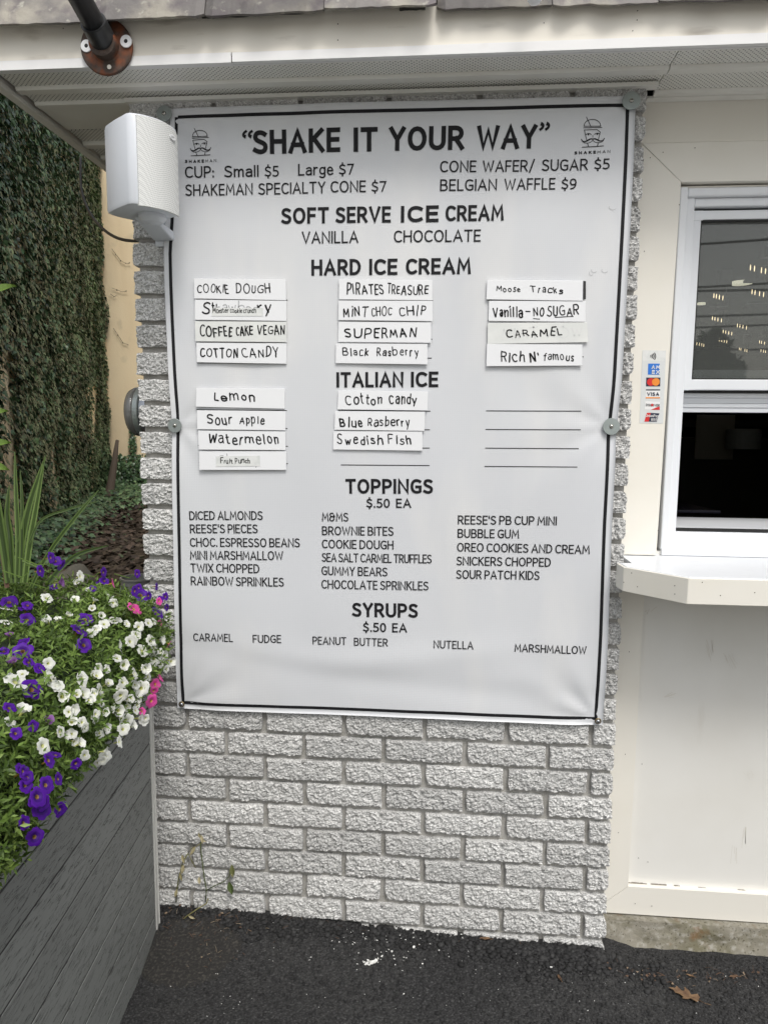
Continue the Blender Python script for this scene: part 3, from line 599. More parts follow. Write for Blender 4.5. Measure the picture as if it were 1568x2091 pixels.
# ------------------------------------------------------------------ STROKE LETTERING
GL = {
'A': (.66,'M0 0 L.33 1 L.66 0 M.11 .32 L.55 .32'), 'B': (.54,'M0 .53 L.28 .53 C.56 .53 .56 1 .28 1 L0 1 L0 0 L.29 0 C.64 0 .62 .53 .28 .53'),
'C': (.56,'M.56 .88 C.40 1.04 0 1.08 0 .5 C0 -.08 .40 -.04 .56 .12'), 'D': (.58,'M0 0 L0 1 L.18 1 C.72 1 .72 0 .18 0 L0 0'),
'E': (.44,'M.44 1 L0 1 L0 0 L.44 0 M0 .52 L.40 .52'), 'F': (.43,'M.43 1 L0 1 L0 0 M0 .5 L.38 .5'),
'G': (.60,'M.57 .9 C.40 1.04 0 1.06 0 .5 C0 -.08 .44 -.04 .60 .10 L.60 .46 L.34 .46'), 'H': (.58,'M0 0 L0 1 M.58 0 L.58 1 M0 .52 L.58 .52'),
'I': (.0,'M0 0 L0 1'), 'J': (.3,'M.3 1 L.3 .2 C.3 -.04 .1 -.02 0 .04'), 'K': (.54,'M0 0 L0 1 M.50 1 L.02 .48 M.14 .60 L.54 0'), 'L': (.42,'M0 1 L0 0 L.42 0'),
'M': (.74,'M0 0 L.07 1 L.37 .28 L.67 1 L.74 0'), 'N': (.60,'M0 0 L0 1 L.60 0 L.60 1'), 'O': (.68,'M.34 1 C-.11 1 -.11 0 .34 0 C.79 0 .79 1 .34 1'),
'P': (.50,'M0 0 L0 1 L.25 1 C.60 1 .60 .44 .25 .44 L0 .44'), 'Q': (.68,'M.34 1 C-.11 1 -.11 0 .34 0 C.79 0 .79 1 .34 1 M.4 .2 L.68 -.08'),
'R': (.54,'M0 0 L0 1 L.25 1 C.60 1 .60 .46 .25 .46 L0 .46 M.26 .46 L.54 0'), 'S': (.50,'M.46 .90 C.30 1.04 .02 1.02 .02 .76 C.02 .48 .50 .54 .50 .26 C.50 -.05 .18 -.04 0 .10'),
'T': (.56,'M0 1 L.56 1 M.28 1 L.28 0'), 'U': (.58,'M0 1 L0 .34 C0 -.11 .58 -.11 .58 .34 L.58 1'), 'V': (.62,'M0 1 L.31 0 L.62 1'),
'W': (.90,'M0 1 L.22 0 L.45 .86 L.68 0 L.90 1'), 'X': (.56,'M0 1 L.56 0 M.56 1 L0 0'), 'Y': (.56,'M0 1 L.28 .46 L.56 1 M.28 .46 L.28 0'), 'Z': (.52,'M0 1 L.52 1 L0 0 L.52 0'),
'0': (.48,'M.24 1 C-.08 1 -.08 0 .24 0 C.56 0 .56 1 .24 1'), '1': (.2,'M0 .84 L.2 1 L.2 0'), '5': (.44,'M.42 1 L.07 1 L.05 .56 C.55 .72 .58 0 .2 0 C.1 0 .04 .03 0 .06'), '7': (.46,'M0 1 L.46 1 L.16 0'),
'9': (.46,'M.06 .0 C.42 -.02 .46 .4 .46 .68 C.46 1.1 0 1.12 0 .7 C0 .28 .40 .36 .46 .60'),
'$': (.46,'M.42 .88 C.28 1.0 .02 .98 .02 .74 C.02 .50 .46 .54 .46 .28 C.46 0 .18 .0 0 .12 M.24 .98 L.24 1.17 M.24 .02 L.24 -.17'),
'&': (.62,'M.40 .96 C.1 1.05 0 .9 .04 .74 C.08 .55 .25 .55 .34 .55 L.62 .55 M.3 .55 C.1 .55 0 .4 0 .25 C0 .03 .15 0 .28 0 C.45 0 .52 .15 .52 .3 L.52 .75'),
"'": (.0,'M0 1 L0 .74'), '.': (.02,'M.01 0 L.01 .05'), ':': (.02,'M.01 0 L.01 .06 M.01 .50 L.01 .56'), ',': (.0,'M.02 .06 L-.04 -.1'), '/': (.36,'M0 -.12 L.36 1.08'), '-': (.28,'M0 .42 L.28 .42'),
'a': (.42,'M.04 .6 C.2 .74 .42 .7 .42 .46 L.42 0 M.42 .38 C.1 .45 0 .32 0 .18 C0 -.05 .3 -.06 .42 .14'), 'b': (.46,'M0 1 L0 0 M0 .5 C.1 .74 .46 .76 .46 .34 C.46 -.08 .1 -.06 0 .14'),
'c': (.40,'M.4 .6 C.22 .74 0 .68 0 .34 C0 -.02 .22 -.06 .4 .08'), 'd': (.44,'M.44 1 L.44 0 M.44 .5 C.34 .76 0 .76 0 .34 C0 -.08 .34 -.06 .44 .14'),
'e': (.42,'M.02 .36 L.42 .36 C.42 .8 0 .8 0 .34 C0 -.07 .3 -.06 .42 .08'), 'f': (.34,'M.34 .96 C.2 1.04 .14 .95 .14 .8 L.14 0 M0 .64 L.3 .64'),
'g': (.42,'M.42 .68 L.42 -.08 C.42 -.34 .12 -.32 .02 -.22 M.42 .5 C.3 .76 0 .7 0 .36 C0 0 .3 0 .42 .2'), 'h': (.40,'M0 1 L0 0 M0 .44 C.1 .74 .4 .76 .4 .44 L.4 0'),
'i': (.0,'M0 .68 L0 0 M0 .9 L0 .95'), 'k': (.36,'M0 1 L0 0 M.34 .68 L.02 .3 M.1 .4 L.36 0'), 'l': (.0,'M0 1 L0 0'),
'm': (.68,'M0 .68 L0 0 M0 .44 C.08 .74 .34 .76 .34 .44 L.34 0 M.34 .44 C.42 .74 .68 .76 .68 .44 L.68 0'), 'n': (.40,'M0 .68 L0 0 M0 .44 C.1 .74 .4 .76 .4 .44 L.4 0'),
'o': (.46,'M.23 .68 C-.08 .68 -.08 0 .23 0 C.54 0 .54 .68 .23 .68'), 'p': (.44,'M0 .68 L0 -.32 M0 .5 C.1 .74 .44 .76 .44 .34 C.44 -.08 .1 -.06 0 .14'),
'r': (.27,'M0 .68 L0 0 M0 .42 C.06 .64 .16 .7 .27 .66'), 's': (.36,'M.34 .6 C.2 .72 .02 .7 .02 .52 C.02 .34 .36 .4 .36 .18 C.36 -.05 .12 -.04 0 .06'),
't': (.34,'M.14 .92 L.14 .16 C.14 -.02 .26 -.02 .34 .04 M0 .66 L.32 .66'), 'u': (.40,'M0 .68 L0 .22 C0 -.06 .36 -.06 .4 .2 M.4 .68 L.4 0'), 'v': (.40,'M0 .68 L.2 0 L.4 .68'),
'w': (.62,'M0 .68 L.16 0 L.31 .6 L.46 0 L.62 .68'), 'y': (.42,'M0 .68 L.22 .04 M.42 .68 L.10 -.32'),
'\u201c': (.30,'M.10 1 C-.02 .92 -.02 .8 .05 .76 L.06 .80 M.32 1 C.20 .92 .20 .8 .27 .76 L.28 .80'), '\u201d': (.30,'M0 .76 C.12 .84 .12 .96 .05 1 L.04 .96 M.22 .76 C.34 .84 .34 .96 .27 1 L.26 .96'),
}
def parse(path, jit=0.0, rnd=random, seg=9):
    toks = path.replace('M', ' M ').replace('L', ' L ').replace('C', ' C ').split(); out = []; cur = None; i = 0
    def pt(k): return Vector((float(toks[k]) + (rnd.uniform(-jit, jit) if jit else 0), float(toks[k+1]) + (rnd.uniform(-jit, jit) if jit else 0)))
    while i < len(toks):
        t = toks[i]
        if t == 'M': cur = pt(i+1); out.append([cur]); i += 3
        elif t == 'L':
            p = pt(i+1)
            if jit:
                for s_ in (.33,.66):
                    out[-1].append(cur.lerp(p, s_) + Vector((rnd.uniform(-jit, jit)*.4, rnd.uniform(-jit, jit)*.4)))
            out[-1].append(p); cur = p; i += 3
        elif t == 'C':
            a, b, c = pt(i+1), pt(i+3), pt(i+5)
            for s_ in range(1, seg+1):
                u = s_/seg; out[-1].append(cur*(1-u)**3 + a*3*u*(1-u)**2 + b*3*u*u*(1-u) + c*u**3)
            cur = c; i += 7
    return out
def stroke2d(pts, w, rnd_caps=False, wfun=None, ext=False):
    """2-D outline of one pen stroke -> (verts, faces)"""
    q = [pts[0]]
    for p in pts[1:]:
        if (p-q[-1]).length > 1e-5: q.append(p)
    closed = len(q) > 3 and (q[0]-q[-1]).length < 1e-4
    if len(q) < 2: q = [q[0], q[0]+Vector((0, 1e-3))]
    if not rnd_caps and not closed and ext:
        q[0] = q[0] + (q[0]-q[1]).normalized()*w*.48; q[-1] = q[-1] + (q[-1]-q[-2]).normalized()*w*.48
    if rnd_caps and len(q) > 2 and not closed:      # soften the corners of a pen line
        r_ = [q[0]]
        for a, b in zip(q[:-1], q[1:]): r_ += [a*.75+b*.25, a*.25+b*.75]
        r_.append(q[-1]); q = r_
    n = len(q); V = []; F = []
    for i, p in enumerate(q):
        if closed:
            a = q[i-1] if i > 0 else q[n-2]; b = q[i+1] if i < n-1 else q[1]
        else:
            a = q[i-1] if i > 0 else None; b = q[i+1] if i < n-1 else None
        d1 = (p-a).normalized() if a is not None else None; d2 = (b-p).normalized() if b is not None else None
        if d1 is None: d1 = d2
        if d2 is None: d2 = d1
        n1 = Vector((-d1.y, d1.x)); n2 = Vector((-d2.y, d2.x)); m_ = n1+n2
        if m_.length < 1e-3: m_ = n1.copy()
        m_.normalize(); k = min(1/max(m_.dot(n1), 0.2), 1.9)
        hw = w/2 * (wfun(i/(n-1)) if wfun else 1)
        V += [p + m_*k*hw, p - m_*k*hw]
    F = [(2*i, 2*i+1, 2*i+3, 2*i+2) for i in range(n-1)]
    if rnd_caps and not closed:
        for (c, nb) in ((q[0], q[1]), (q[-1], q[-2])):
            d = (c-nb).normalized(); a0 = math.atan2(d.y, d.x); b0 = len(V); V.append(c)
            hw = w/2
            for k in range(7):
                t = a0-math.pi/2+math.pi*k/6; V.append(c+Vector((math.cos(t), math.sin(t)))*hw)
            F += [(b0, b0+1+k, b0+2+k) for k in range(6)]
    return V, F
def layout(text, sw, gap=0.115, space=0.30, jit=0.0, track=0.0, rnd=random, hand=False):
    x = 0.0; polys = []; first = True
    for ch in text:
        if ch == ' ': x += space; continue
        w, path = GL[ch]
        if not first: x += gap
        first = False
        sc = 1-sw
        kx = 1.0; sh = 0.0; dy = 0.0; ks = 1.0
        if hand and w == 0: w = .12; path = path.replace('M0 ', 'M.06 ').replace('L0 ', 'L.06 ')
        if hand: kx = rnd.uniform(.78, 1.22); sh = rnd.uniform(-.16, .12); dy = rnd.uniform(-.09, .07); ks = rnd.uniform(.82, 1.14)
        for st in parse(path, jit, rnd):
            polys.append([Vector((x + sw/2 + p.x*kx + sh*p.y, sw/2 + p.y*sc*ks + dy)) for p in st])
        x += w*kx + sw + track
    return polys, x - track
FONT_EPS = 0.0011
def banner_Y(x, z): return -0.02
def text_on(parent, name, m, text, p0, p1, cap, sw=0.105, gap=0.115, space=0.30, jit=0.0, hand=False, surf=None, plane=-0.018, eps=FONT_EPS, seed=None, track=0.0, loc_off=None):
    """lettering from photo baseline p0 to p1, cap height in photo pixels, laid on a surface"""
    rr = random.Random(seed if seed is not None else hash(text) % 9999)
    polys, Wd = layout(text, sw, gap, space, jit, track, rr, hand)
    a = P(*p0, plane); b = P(*p1, plane); up = P(p0[0], p0[1]-cap, plane); H = (up-a).length
    d = (b-a); d.y = 0; Lw = d.length; d.normalize(); u = Vector((-d.z, 0, d.x))
    mb_ = MB(); sxk = Lw/Wd
    for st in polys:
        pts = [Vector((p.x*sxk, p.y*H)) for p in st]
        V2, F2 = stroke2d(pts, sw*H*(0.5+0.5*min(1.2, max(.75, sxk/H)))*(rr.uniform(.85,1.2) if hand else 1), hand, ext=True)
        V3 = []
        for v in V2:
            q = a + d*v.x + u*v.y
            q.y = (surf(q.x, q.z) if surf else plane) - eps
            V3.append(q - (loc_off or Vector((0,0,0))))
        mb_.add(V3, F2)
    o = mb_.build(name, m, None, fix=False); o.parent = parent; o.matrix_parent_inverse = Matrix.Identity(4)
    return o

# ------------------------------------------------------------------ BANNER
Lp = [(221,347.8),(300,345),(380,343),(457,339),(515,335),(580,336.5),(644,339),(760,344),(853,350),(980,352),(1209,356),(1447,362)]
Rp = [(194,1299),(332,1293),(475.6,1286),(604.8,1279),(731,1271.7),(777,1269),(895,1257.5),(1070,1249),(1199,1244.6),(1299.5,1241),(1482,1230.8)]
YB = -0.0175
Lw = [(P(x, y, YB).z, P(x, y, YB).x) for y, x in Lp]; Rw = [(P(x, y, YB).z, P(x, y, YB).x) for y, x in Rp]
Lw.sort(); Rw.sort()
lz, lx = zip(*Lw); rz, rx = zip(*Rw)
def xl(z): return float(np.interp(z, lz, lx))
def xr(z): return float(np.interp(z, rz, rx))
ztl, ztr, zbl, zbr = lz[-1], rz[-1], lz[0], rz[0]
ztm = P(800, 208, YB).z
screws = [P(336,232,YB), P(1288.4,206,YB), P(357.6,869,YB), P(1247.4,871,YB), P(371.4,1438,YB), P(1220.4,1472.4,YB)]
SC = [(s.x, s.z) for s in screws]
CX, CZ = 0.49, 1.35
def banner_Y(x, z):
    y = -0.0185 + 0.004*mnoise.noise(Vector((x*2.6, 0.3, z*2.6))) + 0.0016*mnoise.noise(Vector((x*9, 3.3, z*5)))
    for i, (sx, sz) in enumerate(SC):
        dx, dz = x-sx, z-sz; r = math.hypot(dx, dz)
        if r > 0.6: continue
        pull = math.exp(-(r/0.06)**2); y += (-0.0125 - y)*pull*0.8
        th = math.atan2(dz, dx); c0 = math.atan2(CZ-sz, CX-sx)
        dth = (th-c0+math.pi) % (2*math.pi) - math.pi
        amp = (0.0022, 0.0018, 0.0015, 0.0012, 0.0022, 0.0023)[i]
        y += amp*math.cos(dth*(6+.7*i)+i)*math.exp(-(r/0.20)**2)*min(1, r/0.05)
    # sagging swags across the bottom and draping folds from the two middle screws
    v = (z-zbl)
    y += -0.0034*math.exp(-((v-0.13-0.16*abs(x-0.35)**1.3)/0.035)**2)*math.exp(-((x-0.42)/0.36)**2)
    y += 0.0022*math.exp(-((v-0.07-0.12*(x-0.9)**2)/0.03)**2)
    y += 0.0016*math.sin(x*38+2.2*math.sin(z*5))*math.exp(-((z-1.75)/0.5)**2)*0.35
    return y
ban = empty('menu_banner', (0.49, -0.02, 0.63), 'large white vinyl menu banner with black border screwed to the brick wall', 'banner')
def Bn(o): o.matrix_parent_inverse = Matrix.Translation(-Vector(ban.location)); return o
mb = MB(); NU, NV = 120, 160
def bpos(u, v, off=0.0):
    zt = ztl*(1-u)+ztr*u + 4*(ztm-(ztl+ztr)/2)*u*(1-u)*0.6; zb = zbl*(1-u)+zbr*u
    z = zb+(zt-zb)*v; x = xl(z)*(1-u)+xr(z)*u
    return (x, banner_Y(x, z)+off, z)
mb.grid(lambda u, v: bpos(u, v), NU, NV)
b1 = len(mb.v); mb.grid(lambda u, v: bpos(u, v, 0.0009), NU, NV)
W1 = NU+1
ring = [i for i in range(W1)] + [j*W1+NU for j in range(1, NV+1)] + [NV*W1+i for i in range(NU-1,-1,-1)] + [j*W1 for j in range(NV-1,0,-1)]
for a, b in zip(ring, ring[1:]+ring[:1]): mb.f.append((a, b, b1+b, b1+a)); mb.r.append(0); mb.m.append(0)
Bn(mb.build('banner_sheet', M['banner'], ban, smooth=True, fix=False))
# hem seam and printed border
def strip(path, w, m, name, eps=0.0006):
    m_ = MB(); pts = [Vector(p) for p in path]; V2, F2 = stroke2d(pts, w)
    V3 = [(v.x, banner_Y(v.x, v.y)-eps, v.y) for v in V2]; m_.add(V3, F2); return Bn(m_.build(name, m, ban, fix=False))
n = 60; ins = 0.0175
zt_i = lambda x: (lambda u: ztl*(1-u)+ztr*u + 4*(ztm-(ztl+ztr)/2)*u*(1-u)*0.6)((x-xl(2))/(xr(2)-xl(2)))
def zbot(x):
    u = (x-xl(zbl))/(xr(zbr)-xl(zbl)); return zbl*(1-u)+zbr*u
BT = 0.0076
path = [(xl(ztl)+ins+ (xr(ztr)-xl(ztl)-2*ins)*i/n, 0) for i in range(n+1)]
top_path = [(x, zt_i(x)-0.0195) for x, _ in path]
bx0, bx1 = xl(zbl)+ins-.003, xr(zbr)-ins+.001
bot_path = [(bx0+(bx1-bx0)*i/n, zbot(bx0+(bx1-bx0)*i/n)+0.0165) for i in range(n+1)]
zA, zB_ = bot_path[0][1], top_path[0][1]; left_path = [(xl(zA+(zB_-zA)*i/n)+ins-.002, zA+(zB_-zA)*i/n) for i in range(n+1)]
zA, zB_ = bot_path[-1][1], top_path[-1][1]; right_path = [(xr(zA+(zB_-zA)*i/n)-ins, zA+(zB_-zA)*i/n) for i in range(n+1)]
for pth in (top_path, bot_path, left_path, right_path): strip(pth, BT, M['ink'], 'border_line')

def T(text, p0, p1, cap, sw=0.132, name='menu_line', m=None, **k):
    o = text_on(ban, name, m or M['ink'], text, p0, p1, cap, sw, surf=banner_Y, plane=YB, **k); Bn(o); return o
H = dict(sw=0.20, name='heading', gap=0.11, space=.3)
T('\u201c', (495,317), (516,317), 50, sw=.10, name='heading'); T('SHAKE', (517.8,316.6), (695.4,312), 50, **H); T('IT', (722.5,311.8), (771.3,310.5), 50, **H)
T('YOUR', (794.5,309.7), (946.6,307), 50, **H); T('WAY', (973,306.5), (1094.5,304.6), 50, **H); T('\u201d', (1099,304), (1120,303.5), 53, sw=.10, name='heading')
T('CUP:', (378.8,363.8), (437.5,362.6), 24); T('Small', (458.8,362.6), (529,361.6), 24); T('$5', (541.4,361.5), (569.5,361), 22)
T('Large', (609.3,359.6), (681,358.6), 24); T('$7', (692.9,358.2), (723,357.4), 22)
for t, a, b, c, d in (('SHAKEMAN',379.7,400.5,516.8,398.5),('SPECIALTY',528.3,398.2,665,395.5),('CONE',675.6,394.6,747.4,393.4),('$7',759,393,788.8,392.4)): T(t, (a,b), (c,d), 24 if t[0] != '$' else 22)
for t, a, b, c, d in (('CONE',898.1,353,972,352),('WAFER/',984.8,352,1090.4,351),('SUGAR',1105.7,350,1199,348.4),('$5',1211.9,347.6,1242.5,347)): T(t, (a,b), (c,d), 24 if t[0] != '$' else 22)
for t, a, b, c, d in (('BELGIAN',898,390.8,1014,389.4),('WAFFLE',1029,389.2,1132.8,387.6),('$9',1145.5,387.4,1176,386.7)): T(t, (a,b), (c,d), 24 if t[0] != '$' else 22)
H2 = dict(sw=0.195, name='heading', gap=0.12)
for t, a, b, c, d in (('SOFT',575.1,458.2,671.8,456.8),('SERVE',686,456.6,798,455),('ICE',817.6,454.6,896,453.4),('CREAM',909.4,453,1027.6,451.4)): T(t, (a,b), (c,d), 33.5, **H2)
T('VANILLA', (616.7,498), (731.9,496.6), 25); T('CHOCOLATE', (804,495.6), (981,494), 25)
for t, a, b, c, d in (('HARD',636.3,563.5,736.7,562.4),('ICE',753.9,562.2,811.4,561.6),('CREAM',828.6,561.4,960.8,560)): T(t, (a,b), (c,d), 33.5, **H2)
for t, a, b, c, d in (('ITALIAN',687.8,791.9,823.7,791.2),('ICE',839,791,894.7,790.6)): T(t, (a,b), (c,d), 32, **H2)
T('TOPPINGS', (706,1008), (883.7,1008.4), 30.5, **H2); T('$.50 EA', (748.4,1036.6), (839.6,1037), 19, sw=.16, name='heading', space=.5)
for t, a, b, c, d in (('DICED ALMONDS',387.8,1062,537,1062),('REESE\'S PIECES',389,1089,526.7,1089),('CHOC. ESPRESSO BEANS',389,1116.5,612.5,1117.8),('MINI MARSHMALLOW',389,1142.9,578.8,1144),('TWIX CHOPPED',390,1168.6,530.4,1170.4),('RAINBOW SPRINKLES',390.8,1195,580,1198),
    ('M&MS',657.8,1064.5,711.6,1065),('BROWNIE BITES',657.8,1092.7,803.5,1094),('COOKIE DOUGH',657.8,1119.6,803.5,1122),('SEA SALT CARMEL TRUFFLES',657.8,1147,881,1150.8),('GUMMY BEARS',657,1174,791,1177),('CHOCOLATE SPRINKLES',657,1201.6,874.5,1206),
    ('REESE\'S PB CUP MINI',934.5,1070.6,1136,1073),('BUBBLE GUM',934,1098,1059.4,1100),('OREO COOKIES AND CREAM',932.7,1126.3,1203.3,1131.8),('SNICKERS CHOPPED',932,1154.5,1124,1158),('SOUR PATCH KIDS',931.4,1182,1101,1185)):
    T(t, (a,b), (c,d), 18.5, sw=.142, gap=.10 if 'SEA' not in t else .06, space=.26)
T('SYRUPS', (719.6,1259), (853,1262), 29.5, **H2); T('$.50 EA', (741.6,1289.6), (831,1291.6), 19, sw=.16, name='heading', space=.5)
for t, a, b, c, d in (('CARAMEL',396.3,1308.8,477,1310),('FUDGE',517.6,1311.8,575,1312.6),('PEANUT',638.8,1315.6,707.4,1317),('BUTTER',723,1318,792,1320),('NUTELLA',885,1323.6,966,1326),('MARSHMALLOW',1050,1331,1196.6,1335.7)):
    T(t, (a,b), (c,d), 16.5, sw=.14)
# ruled lines
def rz_(x, y): return (P(x, y, YB).x, P(x, y, YB).z)
s_, ox, oy = 1.6333, 340, 400
for (x0, x1, y0, y1) in ((100,405,344,348),(100,402,410,412),(100,402,484,486),(103,401,557,559),(100,403,713,716),(102,405,773,776),(106,406,832,835),(109,406,890,893),
    (578,888,346,349),(578,887,410,413),(578,886,476,478),(570,884,540,541),(574,880,715,718),(570,878,777,780),(565,877,838,841),(582,877,897,899),
    (1068,1395,348,352),(1070,1392,416,419),(1070,1392,484,486),(1068,1390,535,537),(1065,1382,717,718),(1063,1380,779,780),(1062,1373,841,843),(1060,1368,902,904)):
    a = rz_(ox+x0/s_, oy+y0/s_); b = rz_(ox+x1/s_, oy+y1/s_)
    strip([(a[0]+(b[0]-a[0])*i/8, a[1]+(b[1]-a[1])*i/8) for i in range(9)], 0.0019, M['ink'], 'ruled_line', eps=0.0007)
# logos (head with dome lid, straw, eyes, moustache)
def logo(A, Sx, base_y, textspan, tb):
    """A: function logo unit -> photo px"""
    m_ = MB()
    def st(path, w, rc=True, wf=None, seg=10):
        for s1 in parse(path, seg=seg):
            pts = []
            for p in s1:
                q = A(p.x, p.y); w3 = P(q[0], q[1], YB); pts.append(Vector((w3.x, w3.z)))
            V2, F2 = stroke2d(pts, w, rc, wf); m_.add([(v.x, banner_Y(v.x, v.y)-0.001, v.y) for v in V2], F2)
    st('M-.50 1.10 C-.50 1.75 .46 1.78 .48 1.10 L-.50 1.10', .0014); st('M-.36 1.78 L-.10 1.06', .0014)
    st('M-.52 .98 L.56 1.0', .0014); st('M-.48 .82 L.50 .86 L.33 .02 M-.48 .82 L-.33 .02', .0013)
    st('M-.40 .45 C-.30 .60 -.14 .58 -.08 .46 M.12 .48 C.20 .60 .36 .60 .44 .48', .0013)
    st('M-.24 .50 L-.24 .47 M.28 .52 L.28 .49', .0034); st('M.02 .40 L.02 .24', .0012)
    st('M.02 .12 C-.16 .22 -.24 .0 -.40 -.04 C-.52 -.08 -.58 .0 -.64 .12 M.02 .12 C.20 .22 .28 .0 .44 -.04 C.56 -.06 .62 .02 .68 .14', .0024, wf=lambda t: 1.25-abs(t-.35)*1.5 if t > .35 else .9+t)
    st('M-.64 .10 C-.56 -.30 -.06 -.22 .02 .06 M.68 .12 C.60 -.30 .10 -.22 .02 .06', .0012)
    st('M-.28 -.22 L-.22 -.46 M.32 -.22 L.28 -.44', .0016); st('M-.60 -.48 L.64 -.44', .0015)
    Bn(m_.build('logo', M['ink'], ban, fix=False))
    (x0, x1) = textspan; xm = x0+(x1-x0)*0.60
    T('SHAKE', (x0,tb[0]), (xm,tb[0]+(tb[1]-tb[0])*.6), 6.2, sw=.24, name='logo_lettering', gap=.42); T('MAN', (xm+2.6,tb[0]+(tb[1]-tb[0])*.62), (x1,tb[1]), 6.2, sw=.13, name='logo_lettering', gap=.42)
logo(lambda x, y: (409.5+x*31.5, 306-y*24.2-x*0.6), 1, 0, (378.5,442.5), (333,331))
logo(lambda x, y: (1209+x*35, 287.5-y*26.8-x*0.8), 1, 0, (1172,1244.5), (315.6,313.6))
# scuffs: little pen marks near the right edge
for k, (x, y) in enumerate(((1206,558),(1212,552),(1234,552),(1250,424))):
    m_ = MB(); V_ = []
    pts = [Vector((P(x+4*math.cos(t)*(1+.3*k), y+5*math.sin(t), YB).x, P(x+4*math.cos(t), y+5*math.sin(t), YB).z)) for t in np.linspace(0.5, 3.6, 8)]
    V2, F2 = stroke2d(pts, .0008, True); m_.add([(v.x, banner_Y(v.x, v.y)-0.0009, v.y) for v in V2], F2); Bn(m_.build('scuff', M['faded'], ban, fix=False))

# ------------------------------------------------------------------ washers and screws
wl = [('galvanized washer with screw pinning the top left corner of the menu banner', (336,232), 15.6), ('galvanized washer with screw pinning the top right corner of the menu banner', (1288.4,206), 17),
      ('galvanized washer with screw halfway down the left edge of the menu banner', (357.6,869), 15), ('galvanized washer with screw halfway down the right edge of the menu banner', (1247.4,871), 16.8)]
for i, (lab, px, r_) in enumerate(wl):
    p = P(*px, -0.0215); e = empty('washer', p, lab, 'washer', 'washers holding the banner'); rr = r_/860*0.985
    tl = Vector((random.uniform(-.05,.05), -1, random.uniform(-.06,.06)))
    m_ = MB(); m_.lathe([(0.004,-0.0002),(rr,-0.0002),(rr,0.0014),(rr-.0004,0.0018),(0.005,0.0018),(0.004,0.0008)], (0,0,0), tl, 40, cap=False); m_.build('washer_disc', M['zinc'], e, smooth=False)
    m_ = MB(); m_.lathe([(0.0048,0.0018),(0.0046,0.003),(0.003,0.0044),(0.0012,0.0048)], (0,0,0), tl, 18); m_.build('screw_head', M['screw'], e, smooth=True)
    m_ = MB(); m_.box((-.0024,-.0053,-.0005),(.0024,-.0047,.0005)); m_.box((-.0005,-.0054,-.0024),(.0005,-.0047,.0024)); m_.build('screw_slot', M['black'], e)
for lab, px in (('brass grommet with dome screw at the bottom left corner of the menu banner', (371.4,1438)), ('brass grommet with dome screw at the bottom right corner of the menu banner', (1220.4,1472.4))):
    p = P(*px, -0.0205); e = empty('grommet_screw', p, lab, 'screw', 'screws at the foot of the banner')
    m_ = MB(); m_.lathe([(0.0042,0),(0.0078,0),(0.0076,0.0014),(0.006,0.0024),(0.0046,0.0018)], (0,0,0), (0,-1,0), 28, cap=False); m_.build('grommet', mat('brass', (0.22,0.17,0.09), 0.35, metal=.8), e, smooth=True)
    m_ = MB(); m_.lathe([(0.0052,0.0016),(0.0050,0.003),(0.0034,0.0048),(0.0012,0.0055)], (0,0,0), (0,-1,0), 20); m_.build('screw_head', M['steel'], e, smooth=True)
    m_ = MB(); m_.box((-.0022,-.0060,-.0004),(.0022,-.0054,.0004)); m_.box((-.0004,-.0061,-.0022),(.0004,-.0054,.0022)); m_.build('screw_slot', M['black'], e)

